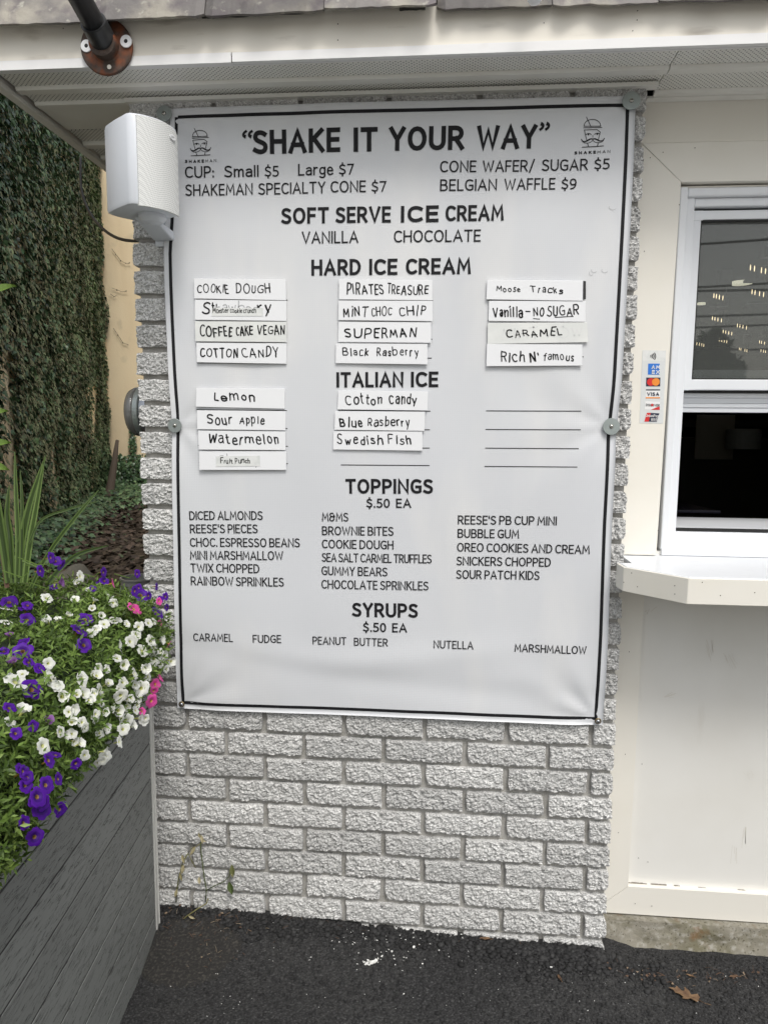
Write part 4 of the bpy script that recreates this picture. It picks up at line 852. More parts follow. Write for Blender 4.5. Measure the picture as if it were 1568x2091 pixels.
# ------------------------------------------------------------------ FLAVOUR CARDS
cards = [
 ('COOKIE DOUGH','first card of the left hard ice cream column',[(92,275),(398,279),(399,348),(93,342)],[('COOKIE',103,325,208,325,31),('DOUGH',232,325,347,325,31)],0),
 ('Strawberry','second in left hard ice cream column, half taped',[(95,346),(400,350),(400,417),(95,413)],[('S',118,393,148,393,42),("t'",153,392,170,392,40),('ry',305,391,350,391,40)],1),
 ('COFFEE CAKE VEGAN','third in left hard ice cream column',[(95,418),(400,420),(401,488),(97,485)],[('COFFEE',113,471,220,470,38),('CAKE',233,467,289,466,36),('VEGAN',303,464,395,464,33)],2),
 ('COTTON CANDY','fourth in left hard ice cream column',[(100,490),(400,492),(400,560),(102,555)],[('COTTON',113,541,238,540,36),('CANDY',252,538,375,537,34)],0),
 ('PIRATES TREASURE','first card of the middle hard ice cream column',[(575,277),(886,281),(886,348),(575,345)],[('PIRATES',602,333,725,330,40),('TREASURE',735,330,873,328,34)],0),
 ('MINT CHOC CHIP','second card of the middle hard ice cream column',[(574,349),(887,350),(887,418),(573,414)],[('MiNT',590,404,673,403,34),('CHOC',685,402,752,401,32),('CHIP',777,401,865,399,33)],0),
 ('SUPERMAN','third card of the middle hard ice cream column',[(574,420),(882,422),(882,490),(572,487)],[('SUPERMAN',595,474,832,473,35)],0),
 ('Black Rasberry','fourth in middle hard ice cream column',[(565,492),(870,494),(870,562),(564,558)],[('Black',588,534,673,533,30),('Rasberry',700,532,842,534,30)],0),
 ('Moose Tracks','top right, dark magnet showing behind',[(1069,280),(1388,283),(1387,350),(1066,345)],[('Moose',1099,319,1180,321,21),('Tracks',1212,323,1320,326,24)],3),
 ('Vanilla-NO SUGAR','second in right column, words underlined',[(1075,350),(1397,350),(1396,420),(1073,417)],[('Vanilla',1087,408,1188,406,42),('-',1196,400,1212,400,30),('NO',1223,404,1258,403,32),('SUGAR',1268,404,1375,398,34)],4),
 ('CARAMEL','third in right column, greyed and taped',[(1070,424),(1402,422),(1405,488),(1070,494)],[('CARAMEL',1133,473,1318,466,27)],2),
 ("Rich N' famous",'fourth card of the right hard ice cream column',[(1068,494),(1386,496),(1385,566),(1066,568)],[('Rich',1114,553,1194,554,38),("N'",1211,553,1245,552,38),('famous',1255,549,1357,552,30)],0),
 ('Lemon','top card of the left Italian ice column',[(100,640),(395,643),(394,710),(98,703)],[('Lemon',160,686,296,685,33)],0),
 ('Sour Apple','second card of the left Italian ice column',[(102,715),(398,718),(397,782),(103,778)],[('Sour',137,763,222,763,35),('Apple',243,762,328,760,30)],0),
 ('Watermelon','third card of the left Italian ice column',[(106,783),(397,786),(397,848),(108,846)],[('Watermelon',142,828,376,829,36)],0),
 ('Fruit Punch','taped over an older name',[(109,852),(400,852),(399,914),(110,914)],[],5),
 ('Cotton Candy','top card of the middle Italian ice column, joined letters',[(573,650),(872,652),(870,716),(570,712)],[('Cotton',597,696,720,696,36),('Candy',744,695,834,695,36)],0),
 ('Blue Rasberry','second card of the middle Italian ice column',[(562,718),(862,720),(860,784),(560,780)],[('Blue',580,771,655,770,35),('Rasberry',672,769,812,768,33)],0),
 ('Swedish Fish','third card of the middle Italian ice column, hung furthest left',[(557,785),(853,786),(853,850),(555,846)],[('Swedish',568,829,722,830,34),('Fish',740,829,817,829,34)],0),
]
def z2p(x, y): return (ox+x/s_, oy+y/s_)
for i, (nm, where, q, words_, st) in enumerate(cards):
    Yc = -0.0245 - 0.0007*(i % 3)
    pts = [P(*z2p(*c), Yc) for c in q]
    base = (pts[2]+pts[3])/2; 
    label = f'white card handwritten {nm if nm != "SUPERMAN" else "with a flavour in capitals"}, {where}'; label = ' '.join(label.split()[:16]).rstrip(',')
    e = empty('flavour_card', base, label, 'sign card', 'handwritten flavour cards on the banner')
    inv = Matrix.Translation(-base)
    m_ = MB(); m_.prism([(p.x, p.z) for p in pts], 1, Yc, Yc+0.003)
    o = m_.build('card_board', M['cardold'] if st == 2 else M['card'], e, bevel=0.0004); o.matrix_parent_inverse = inv
    thick = 0.135
    for (t, x0, y0, x1, y1, h) in words_:
        o = text_on(e, 'handwriting', M['marker'], t, z2p(x0,y0), z2p(x1,y1), h/s_, thick if h > 28 else .14, jit=0.050, hand=True, plane=Yc, eps=0.0005, seed=i*7+len(t), gap=.21); o.matrix_parent_inverse = inv
    def cq(name, m, quad, eps):
        m2 = MB(); m2.prism([(P(*z2p(*c), Yc).x, P(*z2p(*c), Yc).z) for c in quad], 1, Yc-eps, Yc-eps+0.00025); o2 = m2.build(name, m, e); o2.matrix_parent_inverse = inv
    if st == 1:
        o = text_on(e, 'faded_handwriting', M['faded'], 'rawber', z2p(170,391), z2p(303,391), 38/s_, .09, jit=0.02, hand=True, plane=Yc, eps=0.0004, seed=4); o.matrix_parent_inverse = inv
        cq('tape', M['tape'], [(152,374),(322,374),(322,401),(152,401)], 0.0008)
        o = text_on(e, 'handwriting', M['marker'], 'Monster cookie crunch', z2p(155,391), z2p(300,390), 17/s_, .13, jit=0.012, hand=True, plane=Yc, eps=0.0014, seed=5, gap=.1); o.matrix_parent_inverse = inv
    if st == 5:
        o = text_on(e, 'faded_handwriting', M['faded'], 'Cherry', z2p(178,895), z2p(313,893), 36/s_, .09, jit=0.02, hand=True, plane=Yc, eps=0.0004, seed=4); o.matrix_parent_inverse = inv
        cq('tape', M['tape'], [(166,868),(312,866),(313,901),(166,903)], 0.0008)
        o = text_on(e, 'handwriting', M['marker'], 'Fruit Punch', z2p(181,892), z2p(280,892), 18/s_, .13, jit=0.03, hand=True, plane=Yc, eps=0.0014, seed=5, gap=.12); o.matrix_parent_inverse = inv
    if st == 2 and nm[:2] == 'CA':
        o = text_on(e, 'faded_handwriting', M['tape'], 'MINT WOW', z2p(1120,478), z2p(1385,470), 36/s_, .10, jit=0.02, hand=True, plane=Yc, eps=0.0003, seed=9); o.matrix_parent_inverse = inv
    if st == 3:
        cq('magnet', M['black'], [(1389,283),(1398,284),(1398,344),(1389,346)], -0.0016)
    if st == 4:
        for (a, b) in (((1223,409),(1243,411)),((1295,405),(1355,402))):
            pa, pb = P(*z2p(*a), Yc), P(*z2p(*b), Yc); m2 = MB(); V2, F2 = stroke2d([Vector((pa.x,pa.z)), Vector((pb.x,pb.z))], .0018, True); m2.add([(v.x, Yc-.0005, v.y) for v in V2], F2); o2 = m2.build('underline', M['marker'], e, fix=False); o2.matrix_parent_inverse = inv

# ------------------------------------------------------------------ PAYMENT STICKERS
Ys = YT-0.0002
sp = empty('payment_sticker', P(1330,865,Ys), 'tall clear sticker listing accepted payment cards on the trim left of the window', 'sticker')
def Sp(o): o.matrix_parent_inverse = Matrix.Translation(-Vector(sp.location)); return o
def sq(name, m, pts, eps, th=0.0002):
    m2 = MB(); m2.prism([(P(x, y, Ys).x, P(x, y, Ys).z) for x, y in pts], 1, Ys-eps, Ys-eps+th); return Sp(m2.build(name, m, sp))
sq('backing', M['sticker'], [(1311,715),(1359,716),(1353,865),(1305,864)], 0.0004)
sq('backing_top', M['tape'], [(1311,715),(1359,716),(1358,738),(1310,737)], 0.0006)
def st_text(t, a, b, cap, m, sw=.16, eps=0.0016, **k):
    o = text_on(sp, 'lettering', m, t, a, b, cap, sw, plane=Ys, eps=eps, **k); Sp(o)
m2 = MB()
for k, r_ in enumerate((3.2, 6.4, 9.6, 12.8)):
    pts = [P(1325+r_*math.cos(t), 727.5-r_*math.sin(t)*0.9, Ys) for t in np.linspace(-.62, .62, 8)]
    V2, F2 = stroke2d([Vector((p.x, p.z)) for p in pts], .0019, True); m2.add([(v.x, Ys-.0010, v.y) for v in V2], F2)
Sp(m2.build('contactless_mark', M['ink'], sp, fix=False))
sq('blue_square', M['blue'], [(1322.5,742.5),(1346,742.5),(1345.5,765),(1322,765)], 0.0008)
st_text('AM', (1329,753.5), (1346,753.5), 7.5, M['white'], .2, gap=.22); st_text('EX', (1329.5,763.5), (1345.5,763.5), 7.5, M['white'], .2, gap=.22)
sq('card_mark', M['navy'], [(1318.5,771),(1347.5,771),(1347,789),(1318,789)], 0.0008)
def disc(px, r_, m, eps, name='disc'):
    c = P(*px, Ys); rr = r_/840; m2 = MB(); m2.prism([(c.x+rr*math.cos(t), c.z+rr*math.sin(t)) for t in np.linspace(0, 2*math.pi, 28)[:-1]], 1, Ys-eps, Ys-eps+.0002); Sp(m2.build(name, m, sp))
disc((1328,780), 7.6, M['red'], .0012); disc((1338,780), 7.6, M['orange'], .0015)
sq('navy_bar', M['navy'], [(1318,795),(1347,795),(1347,797.5),(1318,797.5)], 0.0008); sq('white_bar', M['white'], [(1318,797.6),(1347,797.6),(1346.5,811.5),(1317.5,811.5)], 0.0007); sq('orange_bar', M['orange'], [(1317.5,811),(1346.5,811),(1346.5,813.5),(1317.5,813.5)], 0.0009)
st_text('VISA', (1320,808.5), (1344.5,808.5), 7.5, M['navy'], .2, gap=.16)
sq('card_mark', M['white'], [(1316.5,819.5),(1346.5,820.5),(1346,837),(1315.5,836)], 0.0008); sq('red_corner', M['red'], [(1346,829.5),(1346,837),(1328,836.5)], 0.0011)
st_text('DISCOVER', (1317.5,829.3), (1345.5,830.3), 5.0, M['ink'], .17, gap=.16); disc((1330.5,827), 2.4, M['red'], .0019)
sq('card_mark', M['red'], [(1320,843),(1330,843),(1325,861),(1314.5,861)], 0.0008); sq('card_mark', M['navy'], [(1328,843),(1345.5,844),(1340,861),(1323.5,861)], 0.0010)
st_text('UnionPay', (1317,851.5), (1343.5,852), 5.6, M['white'], .17, gap=.12) if False else None
GL['P_'] = GL['P']
st_text('UnionPay', (1317,851.5), (1343.5,852), 5.6, M['white'], .17, gap=.12, eps=.0020)
m2 = MB()                                                     # the three characters under it
for k, strokes in enumerate((['M.1 1 L.3 .6 M.0 .6 L.4 .6 M.2 .6 L.2 0 M0 .3 L.4 .3 M.55 .9 L.95 .9 L.95 0 M.55 .5 L.95 .5 M.55 .9 L.5 0 L.9 .1'],
                             ['M0 .8 L.3 .8 M.0 .4 L.3 .4 M.15 1 L.15 0 M.5 1 L.6 .8 M.9 1 L.8 .8 M.45 .7 L1 .7 M.4 .4 L1 .4 M.7 .7 L.7 .4 L.4 0 M.7 .4 L1 0'],
                             ['M.2 1 L0 .5 M.15 .7 L.15 0 M.5 1 L.5 .4 L.9 .4 L.9 1 L.5 1 M.5 .7 L.9 .7 M.5 .4 L.4 0 M.7 .4 L.95 0'])):
    for s1 in parse(strokes[0]):
        pts = [P(1328+k*4.6+p.x*3.8, 859.5-p.y*5.6, Ys) for p in s1]; V2, F2 = stroke2d([Vector((p.x, p.z)) for p in pts], .0006); m2.add([(v.x, Ys-.0020, v.y) for v in V2], F2)
Sp(m2.build('lettering', M['white'], sp, fix=False))

# ------------------------------------------------------------------ SPEAKER
spk = empty('wall_speaker', (-0.04, -0.1, 1.79), 'white outdoor loudspeaker on a bracket over the top left corner of the banner', 'speaker')
def Sk(o): o.matrix_parent_inverse = Matrix.Translation(-Vector(spk.location)); return o
A_ = Vector((-0.036,-0.203)); B_ = Vector((0.030,-0.113)); C_ = Vector((-0.124,-0.132))
du = (B_-A_); dv = (C_-A_)
def plan(u, v): return A_ + du*u + dv*v
outline = []
for t in np.linspace(0, 1, 13): outline.append((t, -0.16*math.sin(math.pi*t)**0.8 if 0 < t < 1 else 0.0))          # bulging front
outline += [(1.03,.06),(0.99,.5),(0.80,.92),(0.70,1.0),(0.30,1.03),(0.12,1.03),(0.0,.98),(-0.035,.90),(-0.05,.5),(-0.035,.08)]
def loft(levels, name, m, outl, smooth=True):
    V = []; n = len(outl); c = (0.48, 0.45)
    for z, k in levels:
        for (u, v) in outl:
            p = plan(c[0]+(u-c[0])*k, c[1]+(v-c[1])*k); V.append((p.x, p.y, z))
    F = [(i*n+k, i*n+(k+1) % n, (i+1)*n+(k+1) % n, (i+1)*n+k) for i in range(len(levels)-1) for k in range(n)]
    F += [tuple(range(n-1,-1,-1)), tuple((len(levels)-1)*n+k for k in range(n))]
    m_ = MB(); m_.add(V, F); o = Sk(m_.build(name, m, spk)); 
    return o
zb0, zt0 = 1.803, 1.992
o = loft([(zb0+.006,.90),(zb0+.008,.97),(zb0+.014,1.0),(zt0-.010,1.0),(zt0-.003,.97),(zt0,.90)], 'cabinet', M['speaker'], outline)
for p_ in o.data.polygons: p_.use_smooth = True
md = o.modifiers.new('es', 'EDGE_SPLIT') ; md.split_angle = R(35)
# grille: curved sheet proud of the front
m_ = MB()
def gp(u, v, off):
    t = 0.10+0.90*u; pc = plan(t, -0.16*math.sin(math.pi*t)**0.8 if 0 < t < 1 else 0); nrm = Vector((du.y, -du.x)).normalized()
    z = zb0+0.004+(zt0-zb0-0.010)*v; z = z - 0.010*max(0, (u-.62)/.38)**2*(v > .5)*(2*v-1)
    q = pc + nrm*off; return (q.x, q.y, z)
m_.grid(lambda u, v: gp(u, v, 0.0035), 24, 20); b1 = len(m_.v); m_.grid(lambda u, v: gp(u, v, -0.002), 24, 20)
ring = [i for i in range(25)] + [j*25+24 for j in range(1, 21)] + [20*25+i for i in range(23,-1,-1)] + [j*25 for j in range(19,0,-1)]
for a, b in zip(ring, ring[1:]+ring[:1]): m_.f.append((a, b, b1+b, b1+a)); m_.r.append(0); m_.m.append(0)
Sk(m_.build('grille', M['grille'], spk, smooth=False))
# badge with its letters
nrm3 = Vector((du.y, -du.x, 0)).normalized(); tan3 = Vector((du.x, du.y, 0)).normalized()
c0 = Vector(gp(0.80, 0.885, 0.0045)); nb = (nrm3+tan3*0.35).normalized(); tb_ = nb.cross(Vector((0,0,1))).normalized()
if tb_.dot(tan3) < 0: tb_ = -tb_
m_ = MB(); V = [c0 + tb_*(0.0095*math.cos(t)) + Vector((0,0,1))*(0.0058*math.sin(t)) for t in np.linspace(0, 2*math.pi, 29)[:-1]]; V2 = [v+nb*0.0016 for v in V]; n = 28
m_.add(V+V2, [tuple(range(n)), tuple(range(2*n-1, n-1, -1))]+[(i,(i+1)%n,n+(i+1)%n,n+i) for i in range(n)]); bd = Sk(m_.build('badge', M['card'], spk))
polys, Wd = layout('polk', .2, gap=.2); m_ = MB()
for s1 in polys:
    V2, F2 = stroke2d([Vector((p.x*.0036, p.y*.0044)) for p in s1], .0009); m_.add([c0 + nb*0.002 + tb_*(v.x-Wd*.0018) + Vector((0,0,1))*(v.y-.0017) for v in V2], F2)
o = m_.build('badge_lettering', M['faded'], bd, fix=False); o.matrix_parent_inverse = Matrix.Identity(4)
# bottom: swivel disc and bracket to the wall
pc = plan(.62, .35)
m_ = MB(); m_.lathe([(0.030,0.012),(0.030,-0.002),(0.022,-0.010),(0.008,-0.014)], (pc.x, pc.y, zb0), (0,0,1), 28); Sk(m_.build('swivel_disc', M['speaker'], spk, smooth=False))
m_ = MB(); q1 = Vector((pc.x-.01, pc.y, zb0-.004)); m_.prism([(pc.y-.01,zb0+.0),(0.004,zb0+.0),(0.004,zb0-.022),(-0.03,zb0-.022)], 0, pc.x-0.040, pc.x+0.008); Sk(m_.build('bracket', M['speaker'], spk, bevel=0.004))
m_ = MB(); m_.box((pc.x-0.040, -0.014, zb0-.034), (pc.x+0.012, -0.002, zb0+.07)); Sk(m_.build('mounting_plate', M['speaker'], spk, bevel=0.003))
# cable
cpx = [(165,322,.55),(165,345,.50),(166,380,.45),(172,408,.40),(186,438,.33),(205,462,.25),(228,480,.18),(250,489,.12),(272,492,.08),(286,492,.055),(300,493,.02)]
m_ = MB(); pts = [P(x, y, Y) for x, y, Y in cpx]; sm = []
for i in range(len(pts)-1):
    for k in range(4):
        t = k/4; p0 = pts[max(i-1,0)]; p1 = pts[i]; p2 = pts[i+1]; p3 = pts[min(i+2, len(pts)-1)]
        sm.append(0.5*((2*p1)+(p2-p0)*t+(2*p0-5*p1+4*p2-p3)*t*t+(-p0+3*p1-3*p2+p3)*t**3))
m_.tube(sm, 0.0040, 8); o = m_.build('speaker_cable', M['cable'], smooth=True); tag(o, 'black cable looping from the eave to the brick corner', 'cable')

# ------------------------------------------------------------------ PIPE with flange
fc = P(220, 98, YF-0.0065)
pole = empty('awning_pole', fc, 'black pipe rising from a rusty round flange on the fascia', 'pole')
R_f = 52/942
m_ = MB(); m_.lathe([(0.012,0.0),(R_f,0.0),(R_f,0.005),(R_f-.002,0.0065),(0.034,0.0075),(0.030,0.010),(0.0285,0.026),(0.0275,0.028),(0.0235,0.028)], (0,0,0), (0.02,-1,-.02), 48); m_.build('flange', M['rust'], pole)
pd = Vector((-0.02,-1,0.36)).normalized()
m_ = MB(); m_.lathe([(0.0265,0.012),(0.0265,0.060),(0.0258,0.062),(0.0225,0.062)], (0,0,0), pd, 36); m_.build('collar', M['pipe'], pole, smooth=False)
m_ = MB(); m_.lathe([(0.0222,0.02),(0.0222,1.25)], (0,0,0), pd, 36); o = m_.build('pipe', M['pipe'], pole, smooth=False)
for p_ in o.data.polygons: p_.use_smooth = len(p_.vertices) == 4
for (x, y) in ((178,94.5),(258.5,85)):
    q = P(x, y, YF-0.014)-fc; m_ = MB(); m_.lathe([(0.004,0),(0.0125,0),(0.0125,0.002),(0.0118,0.0026),(0.004,0.0026)], q, (0,-1,0), 30, cap=False); d_ = m_.build('plastic_washer', M['card'], pole)
    m_ = MB(); m_.lathe([(0.0045,0.0),(0.0045,0.0018),(0.003,0.0022)], q, (0,-1,0), 16); m_.lathe([(.0022,.0022),(.0022,.0035)], q, (0,-1,0), 6); o = m_.build('screw_head', M['black'], d_); o.matrix_parent_inverse = Matrix.Identity(4)
q = P(224, 137, YF-0.0136)-fc; m_ = MB(); m_.lathe([(0.0045,0),(0.0045,0.0012)], q, (0,-1,0), 18); m_.build('bolt_hole', M['fascia'], pole)
q = P(219, 47, YF-0.0136)-fc; m_ = MB(); m_.lathe([(0.0045,0),(0.0045,0.0012)], q, (0,-1,0), 18); m_.build('bolt_hole', M['black'], pole)
# bulb peeking at the very top
bq = P(1092, -9, -0.235); e = empty('string_light', bq, 'round white bulb just showing at the top edge under the slates', 'bulb')
m_ = MB(); m_.lathe([(0.002,-0.016),(0.010,-0.013),(0.016,-0.004),(0.016,0.004),(0.010,0.013),(0.006,0.018)], (0,0,0), (0,0,1), 20); m_.build('bulb', M['card'], e, smooth=True)
m_ = MB(); m_.lathe([(0.008,0.016),(0.008,0.042)], (0,0,0), (0,0,1), 14); m_.build('socket', M['black'], e)

# ------------------------------------------------------------------ ELECTRIC METER on the side wall
mc = Vector((XL-0.002, 0.21, 1.386)); e = empty('electric_meter', mc, 'round glass and steel electric meter on the side wall left of the bricks', 'meter')
m_ = MB(); m_.lathe([(0.070,0.0),(0.070,0.060),(0.067,0.064)], (0,0,0), (-1,0,0), 48); o = m_.build('meter_drum', M['steel'], e, smooth=False)
for p_ in o.data.polygons: p_.use_smooth = len(p_.vertices) == 4
m_ = MB(); m_.lathe([(0.0685,0.064),(0.0715,0.066),(0.0715,0.078),(0.0695,0.080),(0.067,0.080)], (0,0,0), (-1,0,0), 48); m_.build('meter_ring', M['zinc'], e)
m_ = MB(); m_.lathe([(0.067,0.080),(0.0665,0.094),(0.060,0.106),(0.03,0.114)], (0,0,0), (-1,0,0), 48); m_.build('meter_glass', mat('smoky_glass', (0.16,0.16,0.155), 0.08, 0.8), e, smooth=True)

# ------------------------------------------------------------------ PLANTER
PC = Vector((-0.088, -0.071)); PD = Vector((0.0995, -0.995)).normalized(); PN = Vector((PD.y*-1, PD.x)).normalized()   # PD runs toward the camera
if PN.x < 0: PN = -PN
zrim = 0.852; PLn = 1.35; PW = 0.75
pl = empty('planter_box', (PC.x, PC.y, 0.05), 'tall dark grey wood-grain planter box with pale metal corner trim, full of flowers', 'planter')
def Pl(o): o.matrix_parent_inverse = Matrix.Translation(-Vector(pl.location)); return o
def pw(s, t, z): q = PC + PD*s + PN*t; return (q.x, q.y, z)
zl = [1864,1798,1728,1656.4,1584.7,1514.5]
zs = [P(312, y, -0.085).z for y in zl]
pitch = (zs[-1]-zs[0])/(len(zs)-1)
z0 = zs[2] - pitch*5
k = 0; z = z0
while z < zrim:
    a, b = max(z+0.0024, 0.0), min(z+pitch-0.0024, zrim-0.002)
    if b > 0.02 and b-a > .004:
        m_ = MB()
        c = 0.0006
        m_.add([pw(0.012,0,a+c),pw(PLn,0,a+c),pw(PLn,0,b-c),pw(0.012,0,b-c),pw(0.012,-0.0008,a),pw(PLn,-0.0008,a),pw(PLn,-0.0008,b),pw(0.012,-0.0008,b),pw(0.012,-0.021,a),pw(PLn,-0.021,a),pw(PLn,-0.021,b),pw(0.012,-0.021,b)],
            [(0,1,2,3),(0,4,5,1),(3,2,6,7),(4,8,9,5),(7,6,10,11),(0,3,7,4),(4,7,11,8),(8,11,10,9),(1,5,6,2)])
        o = m_.build('board', M['board'], pl); Pl(o)
    z += pitch; k += 1
m_ = MB(); m_.add([pw(0.011,-0.0013,0.0),pw(PLn,-0.0013,0.0),pw(PLn,-0.0013,zrim-.01),pw(0.011,-0.0013,zrim-.01)],[(0,1,2,3)]); Pl(m_.build('joint_shade', M['gasket'], pl, fix=False))  # black sheet close behind the boards, stands in for shade in their joints
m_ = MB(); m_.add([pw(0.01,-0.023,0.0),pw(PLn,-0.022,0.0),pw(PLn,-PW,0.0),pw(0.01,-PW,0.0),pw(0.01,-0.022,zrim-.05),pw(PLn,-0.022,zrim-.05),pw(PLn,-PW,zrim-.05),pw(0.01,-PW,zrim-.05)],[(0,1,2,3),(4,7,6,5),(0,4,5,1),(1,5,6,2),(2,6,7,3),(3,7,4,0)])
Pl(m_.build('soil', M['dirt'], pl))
# corner trim: two rounded flanges with a groove
m_ = MB()
for (a, b, t0, t1) in ((-0.007,-0.001,-0.03,0.004),(-0.001,0.0035,-0.02,0.006),(0.004,0.0165,-0.01,0.0035)):
    m_.add([pw(a,t1,0.03),pw(b,t1,0.03),pw(b,t0,0.03),pw(a,t0,0.03),pw(a,t1,zrim),pw(b,t1,zrim),pw(b,t0,zrim),pw(a,t0,zrim)],[(0,1,2,3),(4,7,6,5),(0,4,5,1),(1,5,6,2),(2,6,7,3),(3,7,4,0)])
Pl(m_.build('corner_trim', M['alu'], pl, bevel=0.0012))

# mound surface for the flowers
sec = [(-0.005,0.745),(0.035,0.765),(0.055,0.81),(0.052,0.86),(0.025,0.905),(-0.03,0.94),(-0.12,0.958),(-0.25,0.965),(-0.45,0.965),(-0.72,0.95)]
def mound(u, v):       # u along 0..1, v across section
    s = -0.03 + 1.12*u; f = v*(len(sec)-1); i = min(int(f), len(sec)-2); w = f-i
    t = sec[i][0]*(1-w)+sec[i+1][0]*w; z = sec[i][1]*(1-w)+sec[i+1][1]*w
    wave = 0.022*mnoise.noise(Vector((s*6, t*6, 1))) + 0.010*mnoise.noise(Vector((s*17, t*17+z*17, 2)))
    ender = max(0, 1-(s+0.03)/0.08)
    endz = ender**2*0.05; t2 = t + wave*0.6*(1-v) - 0.03*ender - 0.010*max(0, 1-s/0.3)*(t > -.03); z2 = z + wave - endz*(1 if z > .8 else 0.2)
    if z < 0.86: z2 += 0.03*max(0, 1-s/0.25) + (0 if s > 0.3 else 0)
    if z < 0.86: z2 -= 0.015*max(0, (s-0.45)/0.5)*(0.86-z)/0.115
    z2 += 0.018*max(0, 1-s/0.5)*(z > .86)
    return Vector(pw(s, t2, z2))
NUm, NVm = 90, 70
mv = [mound(i/NUm, j/NVm) for j in range(NVm+1) for i in range(NUm+1)]
mf = [(j*(NUm+1)+i, j*(NUm+1)+i+1, (j+1)*(NUm+1)+i+1, (j+1)*(NUm+1)+i) for j in range(NVm) for i in range(NUm)]
bvh = BVHTree.FromPolygons(mv, mf)

# sprigs of small leaves over the mound
def leaf_sprigs(n, pick, sizes=(0.013,0.023), seed=1, depth=0.03):
    rs = random.Random(seed); V = []; F = []; Rn = []
    for _ in range(n):
        c, nr = pick(rs)
        c = c - nr*rs.uniform(-0.012, depth)**1
        ax = (nr + Vector((rs.gauss(0,.5), rs.gauss(0,.5), rs.gauss(0.25,.4)))).normalized()
        a0 = rs.uniform(0, 6.28); e1 = ax.orthogonal().normalized(); e2 = ax.cross(e1); tone = min(1, max(0, rs.gauss(.42,.22)))
        nl = rs.randint(5, 8)
        for k in range(nl):
            a = a0 + k*2.4; L = rs.uniform(*sizes)*(1-.04*k); wd = L*rs.uniform(.28,.38); el = 0.15+0.12*k
            d = (e1*math.cos(a)+e2*math.sin(a))*math.cos(el) + ax*math.sin(el); sdv = ax.cross(d).normalized(); nn = d.cross(sdv)
            p0 = c + ax*(0.0035*k); b = len(V)
            V += [p0, p0+d*L*.45+sdv*wd/2+nn*L*.05, p0+d*L*.5-nn*L*.0, p0+d*L*.45-sdv*wd/2+nn*L*.05, p0+d*L-nn*L*.12]
            t = min(1, max(0, tone+rs.gauss(0,.1)+(0.2 if k > nl-3 else 0)))
            F += [(b, b+1, b+4, b+2), (b, b+2, b+4, b+3)]; Rn += [t, t]
    return V, F, Rn
areas = []; 
def pick_mound(rs):
    while True:
        u, v = rs.random()**1.0, rs.random(); p = mound(u, v); q = mound(min(1,u+.01), v); r_ = mound(u, min(1, v+.01))
        nr = (r_-p).cross(q-p)
        if nr.length < 1e-9: continue
        nr.normalize()
        out = Vector((PN.x, PN.y, 0.6))
        if nr.dot(out) < 0: nr = -nr
        return p, nr
fls = {'white': [], 'purple': [], 'pink': [], 'violet': []}
Z5 = lambda l: [(x/3.136, 1100+y/3.136, s/3.136) for x, y, s in l]
fls['purple'] = Z5([(250,120,70),(60,440,100),(350,345,60),(605,215,40),(610,270,60),(635,320,50),(585,385,40),(790,335,70),(825,315,50),(830,225,50),(965,305,40),(1015,370,50),(870,410,90),(885,365,45),(960,500,90),(990,390,50),(170,500,80),(160,565,90),(545,555,95),(470,650,115),(505,745,95),(135,720,90),(150,790,110),(175,850,70),(180,1020,130),(15,1165,80),(20,1290,70),(225,890,50),(130,1250,70),(25,1520,110),(175,1440,90),(205,1540,70),(120,1580,100),(60,1660,110),(130,1740,110),(20,1820,80),(70,1880,100),(115,1860,80),(250,1710,80),(335,1440,60),(225,1410,50),(5,800,50),(300,170,40),(155,205,40),(1025,440,40),(90,1700,90),(40,1600,80)])
fls['violet'] = Z5([(315,280,50),(75,840,70),(235,1225,50),(45,665,40)])
fls['pink'] = Z5([(835,485,85),(675,285,50),(980,565,40),(1025,680,40),(955,930,60),(985,890,50),(905,1040,75),(945,975,50),(860,1105,30),(965,400,30)])
fls['white'] = Z5([(300,415,60),(45,525,60),(25,575,60),(480,440,40),(610,440,45),(690,445,50),(785,400,60),(705,405,35),(465,240,25),(90,290,30),(115,330,25),(495,320,30),(365,560,45),(290,565,50),(620,540,45),(645,590,60),(605,610,40),(720,555,70),(845,590,60),(900,570,50),(435,530,25),(775,690,65),(725,735,50),(870,740,70),(810,665,35),(915,680,60),(980,650,60),(945,700,50),(950,765,80),(1000,740,50),(990,800,50),(1055,795,40),(750,835,65),(800,870,65),(875,835,65),(890,885,45),(630,865,50),(560,915,60),(270,880,60),(450,940,70),(300,955,80),(740,925,55),(845,965,85),(590,1000,70),(705,1005,75),(365,1035,75),(465,1040,75),(65,995,120),(775,1060,50),(650,1090,60),(710,1100,70),(590,1110,55),(415,1130,70),(545,1150,70),(95,1185,90),(30,1235,60),(405,1210,60),(465,1180,40),(590,1215,70),(760,1165,70),(830,1150,60),(875,1165,55),(780,1200,60),(710,1220,70),(695,1300,60),(350,1320,60),(140,1365,90),(400,1385,45),(545,1370,70),(520,1415,60),(405,1300,40),(310,1290,40),(520,1060,25),(630,960,40),(130,910,40),(430,1040,40),(560,370,25),(765,1020,45),(830,1010,45),(800,1100,40)])
rq = random.Random(21)
for (x, y, q_) in list(fls['white']):
    if x > 80 and y > 1260 and rq.random() < .75: fls['white'].append((x+rq.uniform(-17,12), y+rq.uniform(-14,14), rq.uniform(8,18)))
for (x, y, q_) in list(fls['purple']):
    if x < 80 and rq.random() < .35: fls['purple'].append((x+rq.uniform(-12,12), y+rq.uniform(-14,14), rq.uniform(14,26)))
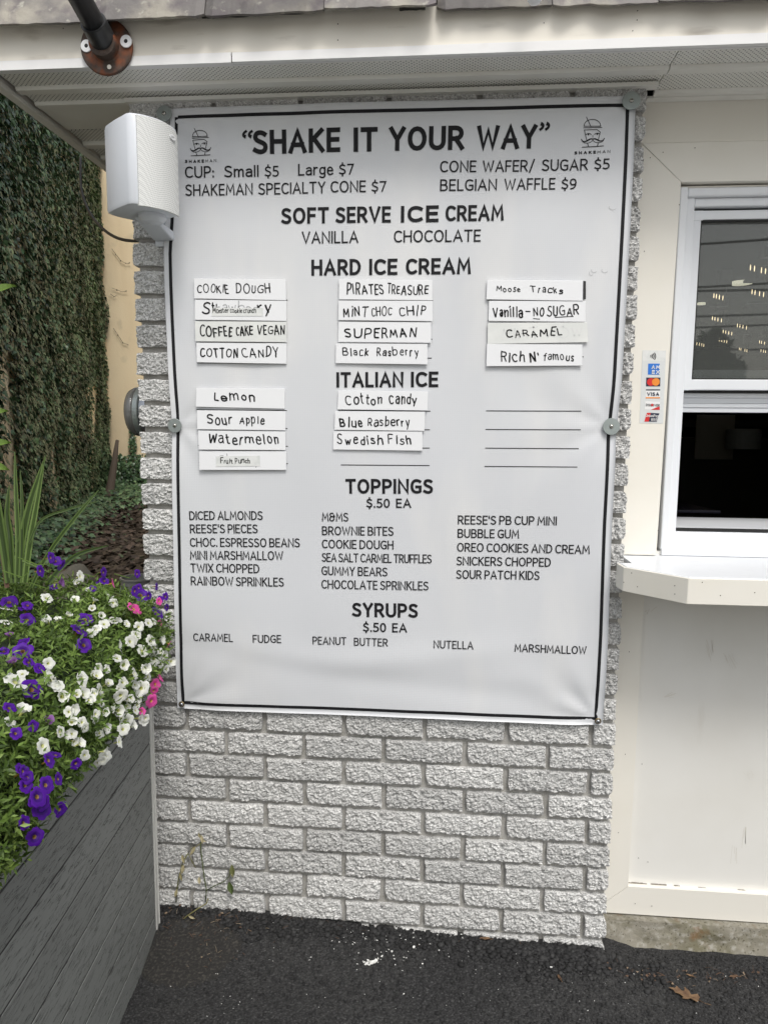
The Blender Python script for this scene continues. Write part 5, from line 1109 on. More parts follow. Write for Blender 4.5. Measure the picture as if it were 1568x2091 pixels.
def hit_mound(px, py):
    d = ray(px, py).normalized(); h = bvh.ray_cast(CAM, d)
    if h[0] is not None:
        n_ = h[1]; n_ = -n_ if n_.dot(d) > 0 else n_; return h[0], n_
    # beyond the mound outline: hang on a plane just outside the box face
    best = None
    for off in (0.055,):
        o2 = Vector((PC.x+PN.x*off, PC.y+PN.y*off, 0)); nn = Vector((PN.x, PN.y, 0)); t = (o2-CAM).dot(nn)/d.dot(nn); q = CAM+d*t
        s = (Vector((q.x,q.y))-PC).dot(PD)
        if q.y > -0.06: q = CAM + d*((-0.075-CAM.y)/d.y)
    return q, nn
def flower_mesh(seed, kind):
    rs = random.Random(seed); V = []; F = []; Rn = []; nA = 20
    openness = {'open': 1.0, 'half': 0.72}[kind]
    rings = [(0.0, 0.05, -0.95), (0.15, 0.09, -0.6), (0.2, 0.13, -0.25), (0.3, 0.22, -0.07), (0.5, 0.55*openness, 0.06+(1-openness)*.5), (0.8, 0.85*openness, 0.10+(1-openness)), (1.0, 1.0*openness, 0.04+(1-openness)*1.35)]
    ph = [rs.uniform(-.08, .08) for _ in range(5)]; cur = [rs.uniform(-.12, .10) for _ in range(5)]
    for ri, (t, r_, h) in enumerate(rings):
        for k in range(nA):
            a = 2*math.pi*k/nA; lobe = abs(math.sin(2.5*a)); pi_ = int(k/4) % 5
            rr = r_*(1-(0.17*(1-lobe)**1.6 if t > .45 else 0)*(t))*(1+ph[pi_]*t); hh = h + (0.06*math.cos(10*a)+cur[pi_])*t*t*(1 if t > .4 else 0)
            V.append((rr*math.cos(a), rr*math.sin(a), hh))
        if ri:
            for k in range(nA):
                b = (ri-1)*nA; F.append((b+k, b+(k+1) % nA, b+nA+(k+1) % nA, b+nA+k)); Rn.append({1:.02,2:.0,3:.05,4:.35,5:.8,6:1.0}[ri])
    mb_ = MB(); mb_.v = V; mb_.f = F; mb_.r = Rn; mb_.m = [0]*len(F); return mb_
col_m = {'white': 'pwhite', 'purple': 'ppurple', 'pink': 'ppink', 'violet': 'pviolet'}
plants = {}
plabels = {'white': 'white trailing petunias spilling over the corner of the grey planter', 'purple': 'deep purple trailing petunias scattered through the planter and hanging at its side', 'pink': 'few bright pink petunias near the wall end of the planter'}
for kd in ('white','purple','pink'):
    h0 = Vector(pw(0.3, -0.2, zrim-0.05)); plants[kd] = empty('petunia_plant', h0, plabels[kd], 'flowers')
meshes = {kd: [flower_mesh(i*3+len(kd), 'open' if i < 3 else 'half').mesh('flower', M[col_m[kd]], smooth=True, fix=False) for i in range(5)] for kd in fls}
stemb = {'white': MB(), 'purple': MB(), 'pink': MB()}
for kd, lst in fls.items():
    pk = 'purple' if kd == 'violet' else kd
    for (px, py, sz) in lst:
        p, n_ = hit_mound(px, py); toC = (CAM-p).normalized(); dist = (CAM-p).dot(FWD) * -1 if False else (p-CAM).dot(FWD)
        R_fl = min(0.026, max(0.0095, sz*0.5*dist/FPX*(1.34 if kd in ('white','pink') else 1.26 if py > 1500 else 1.15)))
        face = (n_*0.9 + toC*0.55 + Vector((random.gauss(0.15,.38), random.gauss(0,.38), random.gauss(0.15,.3)))).normalized()
        half = kd == 'violet' or (kd == 'white' and random.random() < .35)
        me = random.choice(meshes[kd][3:] if half else meshes[kd][:3])
        o = bpy.data.objects.new('flower', me); col.objects.link(o); o.parent = plants[pk]
        o.location = p + n_*random.uniform(0.012, 0.024) + (Vector((PN.x, PN.y, 0))*0.016 if py > 1520 else Vector()) - Vector(plants[pk].location)
        q_ = face.to_track_quat('Z', 'Y') @ Quaternion((0,0,1), random.uniform(0, 6.28)); o.rotation_mode = 'QUATERNION'; o.rotation_quaternion = q_; o.scale = (R_fl*(1.0 if not half else 1.15),)*3
        w0 = p + n_*0.015 - face*R_fl*0.9; stemb[pk].tube([w0, w0-face*0.01+Vector((0,0,-.006)), p - n_*0.03], 0.0009, 4, rnd=.5)
for kd in plants:
    inv = Matrix.Translation(-Vector(plants[kd].location))
    def pk_(rs, kd=kd):
        while True:
            p, nr = pick_mound(rs)
            s = (Vector((p.x,p.y))-PC).dot(PD)
            sel = mnoise.noise(Vector((s*5, p.z*7, p.x*5)))
            if kd == 'pink' and s < 0.22: return p, nr
            if kd == 'purple' and (s > 0.62 or sel > 0.12 or p.x < -0.3): return p, nr
            if s > 0.5 and p.z < .86 and rs.random() < .35: continue
            if kd == 'white': return p, nr
    n_s = {'white': 3600, 'purple': 1500, 'pink': 350}[kd]
    V, F, Rn = leaf_sprigs(n_s, pk_, seed=len(kd))
    o = numesh('foliage', [tuple(v) for v in V], F, M['leafgreen'], Rn, plants[kd]); o.matrix_parent_inverse = inv; tag(o, kind='stuff')
    o = stemb[kd].build('stems', M['leafgreen'], plants[kd], fix=False); o.matrix_parent_inverse = inv; tag(o, kind='stuff')
# dark green sheet below the leaves, standing in for the shade among them
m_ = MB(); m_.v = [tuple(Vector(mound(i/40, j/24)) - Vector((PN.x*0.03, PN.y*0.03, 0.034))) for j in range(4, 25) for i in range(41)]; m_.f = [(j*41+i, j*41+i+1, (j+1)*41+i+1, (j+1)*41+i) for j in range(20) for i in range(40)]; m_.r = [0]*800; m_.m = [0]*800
o = m_.build('shade_core', mat('green_shade', (0.02,0.035,0.012), 0.9), pl, fix=False); Pl(o)

# spiky dracaena
dr = empty('spike_plant', P(45,1185,-0.28), 'tall spiky plant with striped sword leaves standing among the petunias', 'plant')
dri = Matrix.Translation(-Vector(dr.location))
def blade(pts, w0, tone, m=None, Ys_=-0.30, fold=0.25):
    P3 = [P(x, y, Ys_ + (i*0.01)) for i, (x, y) in enumerate(pts)]; sm = []
    for i in range(len(P3)-1):
        for k in range(4):
            t = k/4; p0 = P3[max(i-1,0)]; p1 = P3[i]; p2 = P3[i+1]; p3 = P3[min(i+2, len(P3)-1)]
            sm.append(0.5*((2*p1)+(p2-p0)*t+(2*p0-5*p1+4*p2-p3)*t*t+(-p0+3*p1-3*p2+p3)*t**3))
    sm.append(P3[-1]); V = []; F = []; Rn = []; n = len(sm)
    for i, p in enumerate(sm):
        d = (sm[min(i+1,n-1)]-sm[max(i-1,0)]).normalized(); s1 = d.cross(FWD).normalized(); t = i/(n-1); w = w0*(0.75+0.6*t)*(1-t**2.2)+0.0006
        nn = s1.cross(d)
        for k in range(5):
            a = (k-2)/2; V.append(p + s1*w*a - FWD*(fold*w*abs(a)))
    m_ = MB()
    for i in range(n-1):
        for k in range(4): m_.add([V[i*5+k], V[i*5+k+1], V[i*5+5+k+1], V[i*5+5+k]], [(0,1,2,3)], rnd=tone*.7 + (0.50 if k in (0,3) else 0.0) if m is None else 0)
    o = m_.build('leaf', m or M['spike'], dr, smooth=True, fix=False); o.matrix_parent_inverse = dri
blade([(38,1190),(44,1120),(62,1030),(95,930)], 0.0095, 0.35)
blade([(52,1190),(62,1110),(76,1030),(92,933)], 0.0075, 0.55)
blade([(26,1180),(22,1100),(16,1050),(20,990)], 0.0085, 0.25)
blade([(36,1180),(38,1100),(34,1010),(31,922)], 0.0060, 0.45)
blade([(44,1180),(46,1110),(46,1020),(42,960)], 0.0040, 0.2)
blade([(30,1190),(18,1120),(2,1080),(-25,1050)], 0.0095, 0.1)
blade([(64,1200),(100,1130),(160,1050),(203,1000)], 0.0042, 0.3)
blade([(100,1190),(130,1155),(165,1130),(222,1114)], 0.0050, 0.05)
blade([(60,1110),(85,1062),(140,1040),(200,1024)], 0.0022, 0.2)
blade([(16,1200),(12,1165),(4,1130),(-6,1108)], 0.0060, 0, M['spikedead'])
blade([(20,1190),(-10,1000),(-50,850),(-60,700)], 0.010, 0.3)
# leaf tips of another plant at the frame edge
tp = empty('leafy_shrub', P(-60,1150,-0.55), 'green shrub whose leaf tips poke in at the left edge beside the ivy', 'shrub'); tpi = Matrix.Translation(-Vector(tp.location))
def ovate(c, d, n_, L, w, m, parent, inv, rnd=.6, name='leaf'):
    d = Vector(d).normalized(); s1 = d.cross(Vector(n_)).normalized(); nn = s1.cross(d); c = Vector(c); m_ = MB()
    prof = [0, .55, .9, 1, .8, .45, 0]; V = []
    for i, k in enumerate(prof):
        t = i/6; V += [c+d*L*t+s1*w*k/2+nn*0.12*w*k, c+d*L*t-nn*.1*L*t*t, c+d*L*t-s1*w*k/2+nn*0.12*w*k]
    for i in range(6): b = 3*i; m_.add([V[b],V[b+1],V[b+4],V[b+3]],[(0,1,2,3)],rnd); m_.add([V[b+1],V[b+2],V[b+5],V[b+4]],[(0,1,2,3)],rnd)
    o = m_.build(name, m, parent, smooth=True, fix=False); o.matrix_parent_inverse = inv; return o
for (x, y, dx, dz, L) in ((-12,595,1,.25,.045),(-16,842,1,.1,.035),(-16,905,1,.05,.040),(-18,945,1,-.3,.04)):
    ovate(P(x-9, y, -0.55), (dx, 0.1, dz), (0,-1,.6), L, L*.35, M['leafgreen'], tp, tpi, .55)
m_ = MB(); m_.tube([P(-60,1250,-0.55), P(-55,1000,-0.55), P(-50,600,-0.56), P(-56,560,-0.55)], .005, 6); o = m_.build('stem', M['twig'], tp, smooth=True); o.matrix_parent_inverse = tpi

# ------------------------------------------------------------------ NEIGHBOURING BUILDING, IVY, ALLEY
IA = Vector((-3.57, 5.0)); IB = Vector((-6.02, 11.85)); ID = (IB-IA).normalized(); IN = Vector((ID.y, -ID.x))   # normal toward the alley (+x)
i0 = IA - ID*5.5
nb_ = empty('neighbour_building', (IB.x, IB.y, 0), 'tall beige stucco building whose side wall closes the alley', 'building'); nbi = Matrix.Translation(-Vector(nb_.location))
m_ = MB(); m_.prism([(i0.x, i0.y),(IB.x, IB.y),(IB.x-.25, IB.y),(i0.x-.25, i0.y)], 2, 0, 6.9); o = m_.build('side_wall', M['stucco'], nb_); o.matrix_parent_inverse = nbi
m_ = MB(); m_.box((IB.x-.3, IB.y+.005, 0), (3.0, IB.y+.3, 6.9)); o = m_.build('end_wall', M['stucco'], nb_); o.matrix_parent_inverse = nbi
lf = np.array([(0,-.5,0),(.34,-.42,0),(.5,-.05,.0),(.27,.05,.03),(.2,.32,0),(0,.62,-.05),(-.2,.32,0),(-.27,.05,.03),(-.5,-.05,0),(-.34,-.42,0),(0,0,.08)])
lff = [(10,0,1),(10,1,2),(10,2,3),(10,3,4),(10,4,5),(10,5,6),(10,6,7),(10,7,8),(10,8,9),(10,9,0)]
def ivy_patch(name, n, posfn, label, size=(.036,.070), seed=0, parent=None):
    r_ = np.random.default_rng(seed); V = []; F = []; Rn = []
    for k in range(n):
        res_ = posfn(r_)
        if res_ is None: continue
        c, nrm, tone = res_
        nrm = Vector(nrm); up = Vector((0,0,1))
        ax = (nrm*1.0 + up*r_.normal(.45,.30) + Vector((r_.normal(0,.35), r_.normal(0,.35), 0))).normalized()
        dn = (-up + nrm*.35 + Vector((r_.normal(0,.45), r_.normal(0,.45), 0))); dn = (dn - ax*dn.dot(ax)).normalized(); sx = dn.cross(ax)
        sz = r_.uniform(*size); Mx = np.array([list(sx*sz), list(dn*sz), list(ax*sz)])
        b = len(V)*1; V.append(lf @ Mx + np.array(c)); Rn += [tone]*10
    if not V: return
    nv = len(V); VV = np.concatenate(V); FF = (np.array(lff)[None] + (np.arange(nv)*11)[:,None,None]).reshape(-1, 3)
    o = numesh(name, VV, FF, M['ivy'], Rn); tag(o, label, 'ivy', kind='stuff'); return o
Ltot = (IB-i0).length
def posA(r_):
    a = 3.0+r_.random()**0.85*(Ltot-3.0); z = r_.random()*min(6.6, 2.6+0.42*a)
    bare = mnoise.noise(Vector((a*0.9, z*0.16, 4)))
    if z < 2.0 and bare > 0.33 and r_.random() < .93: return None
    edge = Ltot-0.05+0.35*mnoise.noise(Vector((0, z*1.3, 9)))
    if a > edge: return None
    thick = 0.10+0.10*mnoise.noise(Vector((a*1.6, z*1.6, 0)))
    q = i0 + ID*a + IN*(max(0.02, thick)*r_.random()+0.01)
    t = np.clip(r_.normal(.42,.22) + 0.30*mnoise.noise(Vector((a*2.2, z*2.2, 7))) + 0.30*mnoise.noise(Vector((a*.7, z*.8, 3))), 0, 1)
    return (q.x, q.y, z), (IN.x, IN.y, 0), t
ivy_patch('ivy', 72000, posA, 'dense dark green ivy covering the tall side wall along the alley', seed=3)
def posB(r_):
    x = IB.x + r_.random()*2.4; c = x-IB.x
    strip_ = mnoise.noise(Vector((c*6.0, 0, 2)))*0.9; h = 0.9 + 1.7*max(0, strip_) - c*0.1
    z = r_.random()**1.4*h
    if z > 0.75 and strip_ < 0.1: return None
    return (x, IB.y-0.04-r_.random()*.12*(1.5 if z < .6 else .6), z), (0,-1,0), np.clip(r_.normal(.5,.22), 0, 1)
ivy_patch('ivy', 4500, posB, 'lower ivy climbing the foot of the beige end wall', seed=5)
def posC(r_):
    y = 8.2 + r_.random()**.7*3.6; xw = IA.x + (y-IA.y)*(IB.x-IA.x)/(IB.y-IA.y); x = xw + r_.random()*3.6
    z = 0.1 + r_.random()*0.22*max(0.15, mnoise.noise(Vector((x*1.5, y*1.5, 0)))+.5)
    return (x, y, z), (0.0,-.4,.8), np.clip(r_.normal(.5,.22), 0, 1)
o = ivy_patch('ground_ivy', 7500, posC, 'ground ivy covering the far floor of the alley', seed=6)
def posD(r_):
    y = 3.0 + r_.random()*6.0; xw = IA.x + (y-IA.y)*(IB.x-IA.x)/(IB.y-IA.y); x = xw + 0.05 + abs(r_.normal(0,.28))
    return (x, y, 0.1+r_.random()*.25*math.exp(-(x-xw)/.5)), (0.4,-.3,.8), np.clip(r_.normal(.38,.2), 0, 1)
ivy_patch('ground_ivy', 2200, posD, 'dark ivy spreading from the wall foot over the alley floor', seed=8)
# dead leaf litter
r_ = np.random.default_rng(12); nL = 9000; y = 2.2 + r_.random(nL)*9; x = -5.6 + r_.random(nL)*5.2; z = 0.10 + r_.random(nL)*.05
V = []; 
for k in range(nL):
    a, b_ = r_.uniform(0, 6.28), r_.normal(0,.5); s1 = r_.uniform(.025,.05); e1 = np.array([math.cos(a), math.sin(a), .3*b_])*s1; e2 = np.array([-math.sin(a), math.cos(a), .5*r_.normal()])*s1*.6; c = np.array([x[k], y[k], z[k]])
    V.append(np.array([c-e1, c+e2, c+e1+[0,0,.01], c-e2]))
o = numesh('leaf_litter', np.concatenate(V), np.arange(nL*4).reshape(-1,4), M['litter'], np.clip(r_.normal(.45,.25,nL),0,1)); tag(o, 'brown dead leaves covering the alley floor', 'leaves', kind='stuff')
# bare vine runners on the beige wall
vn = empty('ivy_runner', (IB.x+.3, IB.y-.02, 3), 'thin bare ivy runners hanging over the beige wall edge', 'vine'); vni = Matrix.Translation(-Vector(vn.location))
for pts in ([(229,508),(238,520),(248,533),(258,538),(266,537)], [(229,588),(240,592),(250,596),(259,595)], [(226,600),(234,606),(238,604)], [(232,670),(242,685),(252,700),(262,704)]):
    m_ = MB(); w_ = [P(x, y, IB.y-.03) for x, y in pts]; m_.tube(w_, .0045, 4)
    for p in w_[1:]:
        for k in range(3): m_.add([p+Vector((random.uniform(-.022,.022), -.02, random.uniform(-.018,.018))) for _ in range(3)], [(0,1,2)])
    o = m_.build('runner', M['twig'], vn, fix=False); o.matrix_parent_inverse = vni
# tree trunk / thick old stem at the wall foot
st_ = MB(); w_ = [P(218,1045,9.2), P(224,1010,9.3), P(231,965,9.5), P(236,930,9.6), P(240,900,9.8)]; st_.tube(w_, [.085,.075,.06,.045,.03], 8); o = st_.build('woody_vine', M['twig'], smooth=True); tag(o, 'thick bare brown vine stem rising from the alley floor by the beige corner', 'vine stem')
# boulder, bucket
def rock(name, c, r3, label, cat, seed):
    import bmesh
    b = bmesh.new(); bmesh.ops.create_icosphere(b, subdivisions=4, radius=1)
    for v in b.verts:
        n_ = 1+.28*mnoise.noise(v.co*1.4+Vector((seed,0,0)))+.08*mnoise.noise(v.co*5); v.co = Vector((v.co.x*r3[0], v.co.y*r3[1], v.co.z*r3[2]))*n_
    me = bpy.data.meshes.new(name); b.to_mesh(me); b.free(); me.materials.append(M['rock']); me.polygons.foreach_set('use_smooth', [True]*len(me.polygons)); o = bpy.data.objects.new(name, me); col.objects.link(o); o.location = c; tag(o, label, cat)
rock('boulder', (P(140,1165,2.6).x, 2.6, 0.13), (.20,.20,.30), 'grey mossy boulder behind the flowers at the alley mouth', 'rock', 3)
bk = empty('metal_bucket', (P(283,1195,0.55).x, 0.55, 0.07), 'grey metal bucket behind the brick corner just above the flowers', 'bucket')
hb = P(283,1178,0.55).z - 0.07
m_ = MB(); m_.lathe([(0.045,0.0),(0.055,hb-.008),(0.058,hb-.006),(0.058,hb),(0.052,hb),(0.042,0.01)], (0,0,0), (0,0,1), 32, cap=False); m_.build('bucket_body', mat('bucket_metal', (0.20,0.205,0.20), 0.4, metal=.3), bk, smooth=False)
m_ = MB(); m_.tube([(-.057,0,hb-.02),(-.047,-.04,hb-.05),(0,-.06,hb-.065),(.047,-.04,hb-.05),(.057,0,hb-.02)], .002, 6); m_.build('handle', M['zinc'], bk, smooth=True)

# ------------------------------------------------------------------ GROUND DETAIL
ico = [(0,0,1),(.89,0,.45),(.28,.85,.45),(-.72,.53,.45),(-.72,-.53,.45),(.28,-.85,.45),(.72,.53,-.45),(-.28,.85,-.45),(-.89,0,-.45),(-.28,-.85,-.45),(.72,-.53,-.45),(0,0,-1)]
icf = [(0,1,2),(0,2,3),(0,3,4),(0,4,5),(0,5,1),(1,6,2),(2,7,3),(3,8,4),(4,9,5),(5,10,1),(6,7,2),(7,8,3),(8,9,4),(9,10,5),(10,6,1),(6,11,7),(7,11,8),(8,11,9),(9,11,10),(10,11,6)]
ico = np.array(ico); icf = np.array(icf)
def grains(n, posf, sz, seed, name, m, lab=None, cat=None, flat=.7, sink=.25):
    r_ = np.random.default_rng(seed); x, y = posf(r_, n); n = len(x); s = r_.uniform(sz[0], sz[1], n)*(0.6+.8*r_.random(n)**2)
    J = 1+.35*(r_.random((n,12,3))-.5); A = r_.uniform(0, 6.28, n); ca, sa = np.cos(A), np.sin(A)
    L_ = ico[None]*J*s[:,None,None]; L_[...,2] *= flat; L_[...,0] *= 1.2
    X = L_[...,0]*ca[:,None]-L_[...,1]*sa[:,None]+x[:,None]; Yy = L_[...,0]*sa[:,None]+L_[...,1]*ca[:,None]+y[:,None]; z = ground_z(x, y)
    Z = L_[...,2]+(z+s*flat*(1-sink*2))[:,None]
    V = np.stack([X, Yy, Z], -1).reshape(-1,3); F = (icf[None]+(np.arange(n)*12)[:,None,None]).reshape(-1,3)
    o = numesh(name, V, F, m, np.repeat(np.clip(r_.normal(.45,.25,n),0,1), 20)); tag(o, lab, cat, kind='stuff'); return o
def pos_wide(r_, n): return r_.uniform(-0.16, 1.75, n), r_.uniform(-0.62, 0.03, n)
grains(24000, pos_wide, (0.0020,0.0044), 1, 'asphalt_gravel', M['gravel'], 'fine black stones of the asphalt surface before the wall', 'gravel', sink=.45)
def pos_heap(r_, n): return np.concatenate([r_.uniform(-.1, 1.2, n*2//3), r_.normal(.93,.10, n//3)]), np.concatenate([-.012-np.abs(r_.normal(0,.035, n*2//3)), -.02-np.abs(r_.normal(0,.04, n//3))])
grains(3200, pos_heap, (0.0025,0.0065), 2, 'loose_gravel', M['gravel'], 'loose crumbled asphalt heaped along the foot of the brick wall', 'gravel', sink=.2)
# dirt patch by the planter
dp = G(380,1960,.052)
m_ = MB(); V = []; n1, n2 = 26, 12
for j in range(n2+1):
    for i in range(n1):
        a = 2*math.pi*i/n1; rr = j/n2; rx_, ry_ = 0.13*(1+.25*mnoise.noise(Vector((math.cos(a)*1.5, math.sin(a)*1.5, 2)))), 0.11; x = dp.x+rx_*rr*math.cos(a); y = dp.y+ry_*rr*math.sin(a)+.02
        V.append((x, min(y,0.0), float(ground_z(x, y))+0.007*(1-rr**3)+0.004*(1-rr)*mnoise.noise(Vector((x*40,y*40,0)))-.003*(rr>.99)))
F = [(j*n1+i, j*n1+(i+1)%n1, (j+1)*n1+(i+1)%n1, (j+1)*n1+i) for j in range(n2) for i in range(n1)]
m_.add(V, F); o = m_.build('dirt_patch', M['dirt'], smooth=True, fix=False); tag(o, 'grey-brown crumbly dirt patch on the asphalt beside the planter', 'dirt', kind='stuff')
# dry straw and twigs on the dirt and along the wall foot
m_ = MB(); rs = random.Random(31)
for k in range(150):
    px, py = (rs.gauss(420,60), rs.gauss(1900,45)) if k < 90 else (rs.uniform(1250,1560), rs.gauss(1968,10)) if k < 125 else (rs.uniform(500,1240), rs.uniform(1885,1935))
    g_ = G(px, py, .055)
    if g_.y > -.012 or px < 335: continue
    z = float(ground_z(g_.x, g_.y))+.0075; a = rs.uniform(0,6.28); L = rs.uniform(.004,.020); d = Vector((math.cos(a), math.sin(a), rs.uniform(-.1,.25)))*L
    m_.tube([Vector((g_.x,g_.y,z)), Vector((g_.x,g_.y,z))+d*.5+Vector((rs.uniform(-.001,.001),0,.001)), Vector((g_.x,g_.y,z))+d], rs.uniform(.0003,.0008), 4, rnd=rs.choice([.2,.4,.6,.9]) if k < 90 else rs.choice([.1,.3,.45,.7]))
for k in range(60):
    px, py = (rs.gauss(400,50), rs.gauss(1880,40)) if k < 34 else (rs.uniform(1240,1560), rs.gauss(1965,7))
    g_ = G(px, py, .055)
    if g_.y > -.012 or px < 335: continue
    z = float(ground_z(g_.x, g_.y))+.008; s_z = rs.uniform(.002,.006); m_.add([(g_.x+s_z*math.cos(t)*rs.uniform(.5,1), g_.y+s_z*math.sin(t)*rs.uniform(.5,1), z+rs.uniform(-.001,.003)) for t in (0,1.5,3.1,4.6)], [(0,1,2,3)], rnd=rs.choice([.3,.5,.7]))
o = m_.build('dry_litter', mat('dry_litter', rough=.85, rnd=[(0.03,0.02,0.015),(0.12,0.07,0.045),(0.33,0.27,0.19)]), fix=False); tag(o, 'dry straw, twigs and leaf crumbs scattered by the planter and foundation', 'litter', kind='stuff')
# paint chips
def flat_bits(name, pts, szs, m, lab, cat, seed, kind='stuff'):
    rs = random.Random(seed); m_ = MB()
    for (x, y), s in zip(pts, szs):
        n_ = rs.randint(5,7); z = float(ground_z(x, y))+0.0048; a0 = rs.random()*6; tx, ty = rs.gauss(0,.25), rs.gauss(0,.25)
        V = []
        for k in range(n_):
            a = a0+6.283*k/n_; q = s*rs.uniform(.5,1.1); V.append((x+q*math.cos(a), y+q*math.sin(a)*.8, z+q*(tx*math.cos(a)+ty*math.sin(a))))
        V2 = [(v[0], v[1], v[2]-.0008) for v in V]; m_.add(V+V2, [tuple(range(n_)), tuple(range(2*n_-1, n_-1, -1))]+[(i,(i+1)%n_,n_+(i+1)%n_,n_+i) for i in range(n_)], rnd=rs.random())
    o = m_.build(name, m); tag(o, lab, cat, kind=kind); return o
rs = random.Random(3); pts = []; szs = []
for _ in range(75):
    px, py = rs.gauss(800, 75), rs.gauss(1935, 28)
    if py < 1892: py = 1892+rs.random()*30
    g_ = G(px, py, .055); pts.append((g_.x, g_.y)); szs.append(rs.uniform(.0010,.0028))
for _ in range(90):
    g_ = G(rs.uniform(340,1560), rs.uniform(1900,2085), .05); 
    if g_.y < -.02: pts.append((g_.x, g_.y)); szs.append(rs.uniform(.0007,.0014))
for (px, py, s) in ((800,1945,.004),(825,1955,.0035),(790,1928,.0035),(845,1935,.0045),(1125,1970,.004),(770,1925,.003),(780,1955,.003)):
    g_ = G(px, py, .055); pts.append((g_.x, g_.y)); szs.append(s)
flat_bits('paint_specks', pts, szs, M['chip'], 'tiny white paint flecks sprinkled on the asphalt under the banner', 'paint flecks', 5)
g_ = G(758,1967,.055); rs = random.Random(9); c_ = [(g_.x+rs.gauss(0,.0075), g_.y+rs.gauss(0,.005)) for _ in range(16)]; flat_bits('paint_flake', c_, [rs.uniform(.0035,.0065) for _ in c_], M['chip'], 'largest white paint flake on the asphalt below the menu banner', 'paint flake', 4, kind=None)
# leaves on the ground
oak = [(0,0),(.02,.16),(.14,.14),(.26,.22),(.14,.30),(.12,.38),(.30,.46),(.38,.60),(.20,.58),(.14,.64),(.22,.80),(.10,.82),(0,1),(-.10,.84),(-.24,.78),(-.13,.66),(-.20,.56),(-.40,.56),(-.28,.44),(-.12,.38),(-.16,.30),(-.28,.18),(-.12,.15),(-.02,.16)]
def ground_leaf(px, py, L, ang, m, lab, shape=oak, curl=.15):
    g_ = G(px, py, .055); z = float(ground_z(g_.x, g_.y))+.006; m_ = MB(); n_ = len(shape); V = []
    for (a, b) in shape:
        X = (a)*L*.64; Yv = (b-.5)*L; x = g_.x+X*math.cos(ang)-Yv*math.sin(ang); y = g_.y+X*math.sin(ang)+Yv*math.cos(ang); V.append((x, y, z+curl*L*(abs(a)*1.2)+.15*curl*L*math.sin(b*9)))
    c = []
    for i in range(6): b = i/5; Yv = (b-.5)*L; c.append((g_.x-Yv*math.sin(ang), g_.y+Yv*math.cos(ang), z))
    m_.add(V+[(g_.x, g_.y, z)], [(i, (i+1) % n_, n_) for i in range(n_)]); 
    V2 = [(v[0], v[1], v[2]-.0006) for v in V]+[(g_.x, g_.y, z-.0006)]; m_.add(V2, [((i+1) % n_, i, n_) for i in range(n_)])
    m_.tube([V[0], (V[0][0]+.18*L*math.sin(ang), V[0][1]-.18*L*math.cos(ang), z+.002)], .0007, 5)
    o = m_.build('fallen_leaf', m, fix=False); tag(o, lab, 'leaf', 'fallen leaves on the asphalt')
ground_leaf(1402,2004,.080,1.05,M['oak'],'curled brown oak leaf lying on the asphalt below the wall panel')
small = [(0,0),(.18,.2),(.24,.5),(.14,.8),(0,1),(-.14,.8),(-.24,.5),(-.18,.2)]
for (x, y, L, a, lab) in ((545,1857,.03,2.4,'small rusty dead leaf against the wall foot right of the weed'),(512,1858,.014,.5,'tiny round brown seed husk at the foot of the bricks'),(1142,1992,.022,.3,'small pale brown leaf scrap on the asphalt below the wall corner'),(818,1890,.022,1.2,'tan leaf scrap against the bottom course of bricks'),(1500,1968,.026,1.7,'brown leaf shreds at the foot of the mossy foundation'),(1410,1964,.02,1.2,'dead leaf scrap caught under the foundation edge'),(990,1918,.03,1.6,'brown leaf scrap on the loose gravel by the wall')):
    ground_leaf(x, y, L, a, M['oak'], lab, small, .4)
ground_leaf(443,1858,.042,-.4,mat('pale_leaf',(0.22,0.21,0.18),.5),'pale grey translucent leaf lying beside the weed at the wall foot',small,.5)
# wilting weed
wd = empty('weed', G(378,1840,.07), 'wilting weed with thin green stems and dry leaves climbing the brick wall foot', 'weed'); wdi = Matrix.Translation(-Vector(wd.location))
for pts, r0, t in (([(420,1842),(422,1815),(418,1795),(412,1750),(410,1728),(412,1715)],.0016,.1),([(360,1842),(362,1815),(366,1790),(374,1760),(385,1742)],.0018,.3),([(422,1818),(440,1808),(458,1800),(468,1790),(470,1780)],.0013,.05),([(366,1888),(380,1872),(405,1855),(422,1845),(425,1835)],.0016,.45),([(386,1745),(392,1758),(400,1772)],.001,.4),([(385,1742),(392,1732),(402,1728),(410,1722)],.001,.5)):
    m_ = MB(); m_.tube([P(x, y, -0.022 if y < 1850 else -0.05) for x, y in pts], r0, 6, rnd=t); o = m_.build('stem', M['weed'], wd, smooth=True); o.matrix_parent_inverse = wdi
for (x, y, dx, dz, L, w, t) in ((468,1800,.3,-1,.034,.016,.05),(474,1765,.1,-1,.034,.014,.25),(476,1770,.05,-1,.028,.008,.9),(412,1705,.2,-1,.022,.009,.95),(408,1712,1,-.35,.020,.006,.9),(400,1728,-.6,-1,.028,.008,.85),(407,1790,.1,-1,.020,.009,.95),(376,1765,-.2,-1,.025,.010,.85),(368,1782,.3,-1,.022,.008,.6),(362,1815,-.2,-1,.022,.009,.8),(372,1745,.3,-.8,.024,.009,.7),(362,1880,-.1,-1,.030,.012,.7),(385,1870,1,-.2,.02,.007,.9),(410,1712,-.2,1,.018,.008,.8)):
    ovate(P(x, y, -0.027 if y < 1860 else -.06), (dx, -.2, dz), (0,-1,.2), L, w, M['weed'], wd, wdi, t)

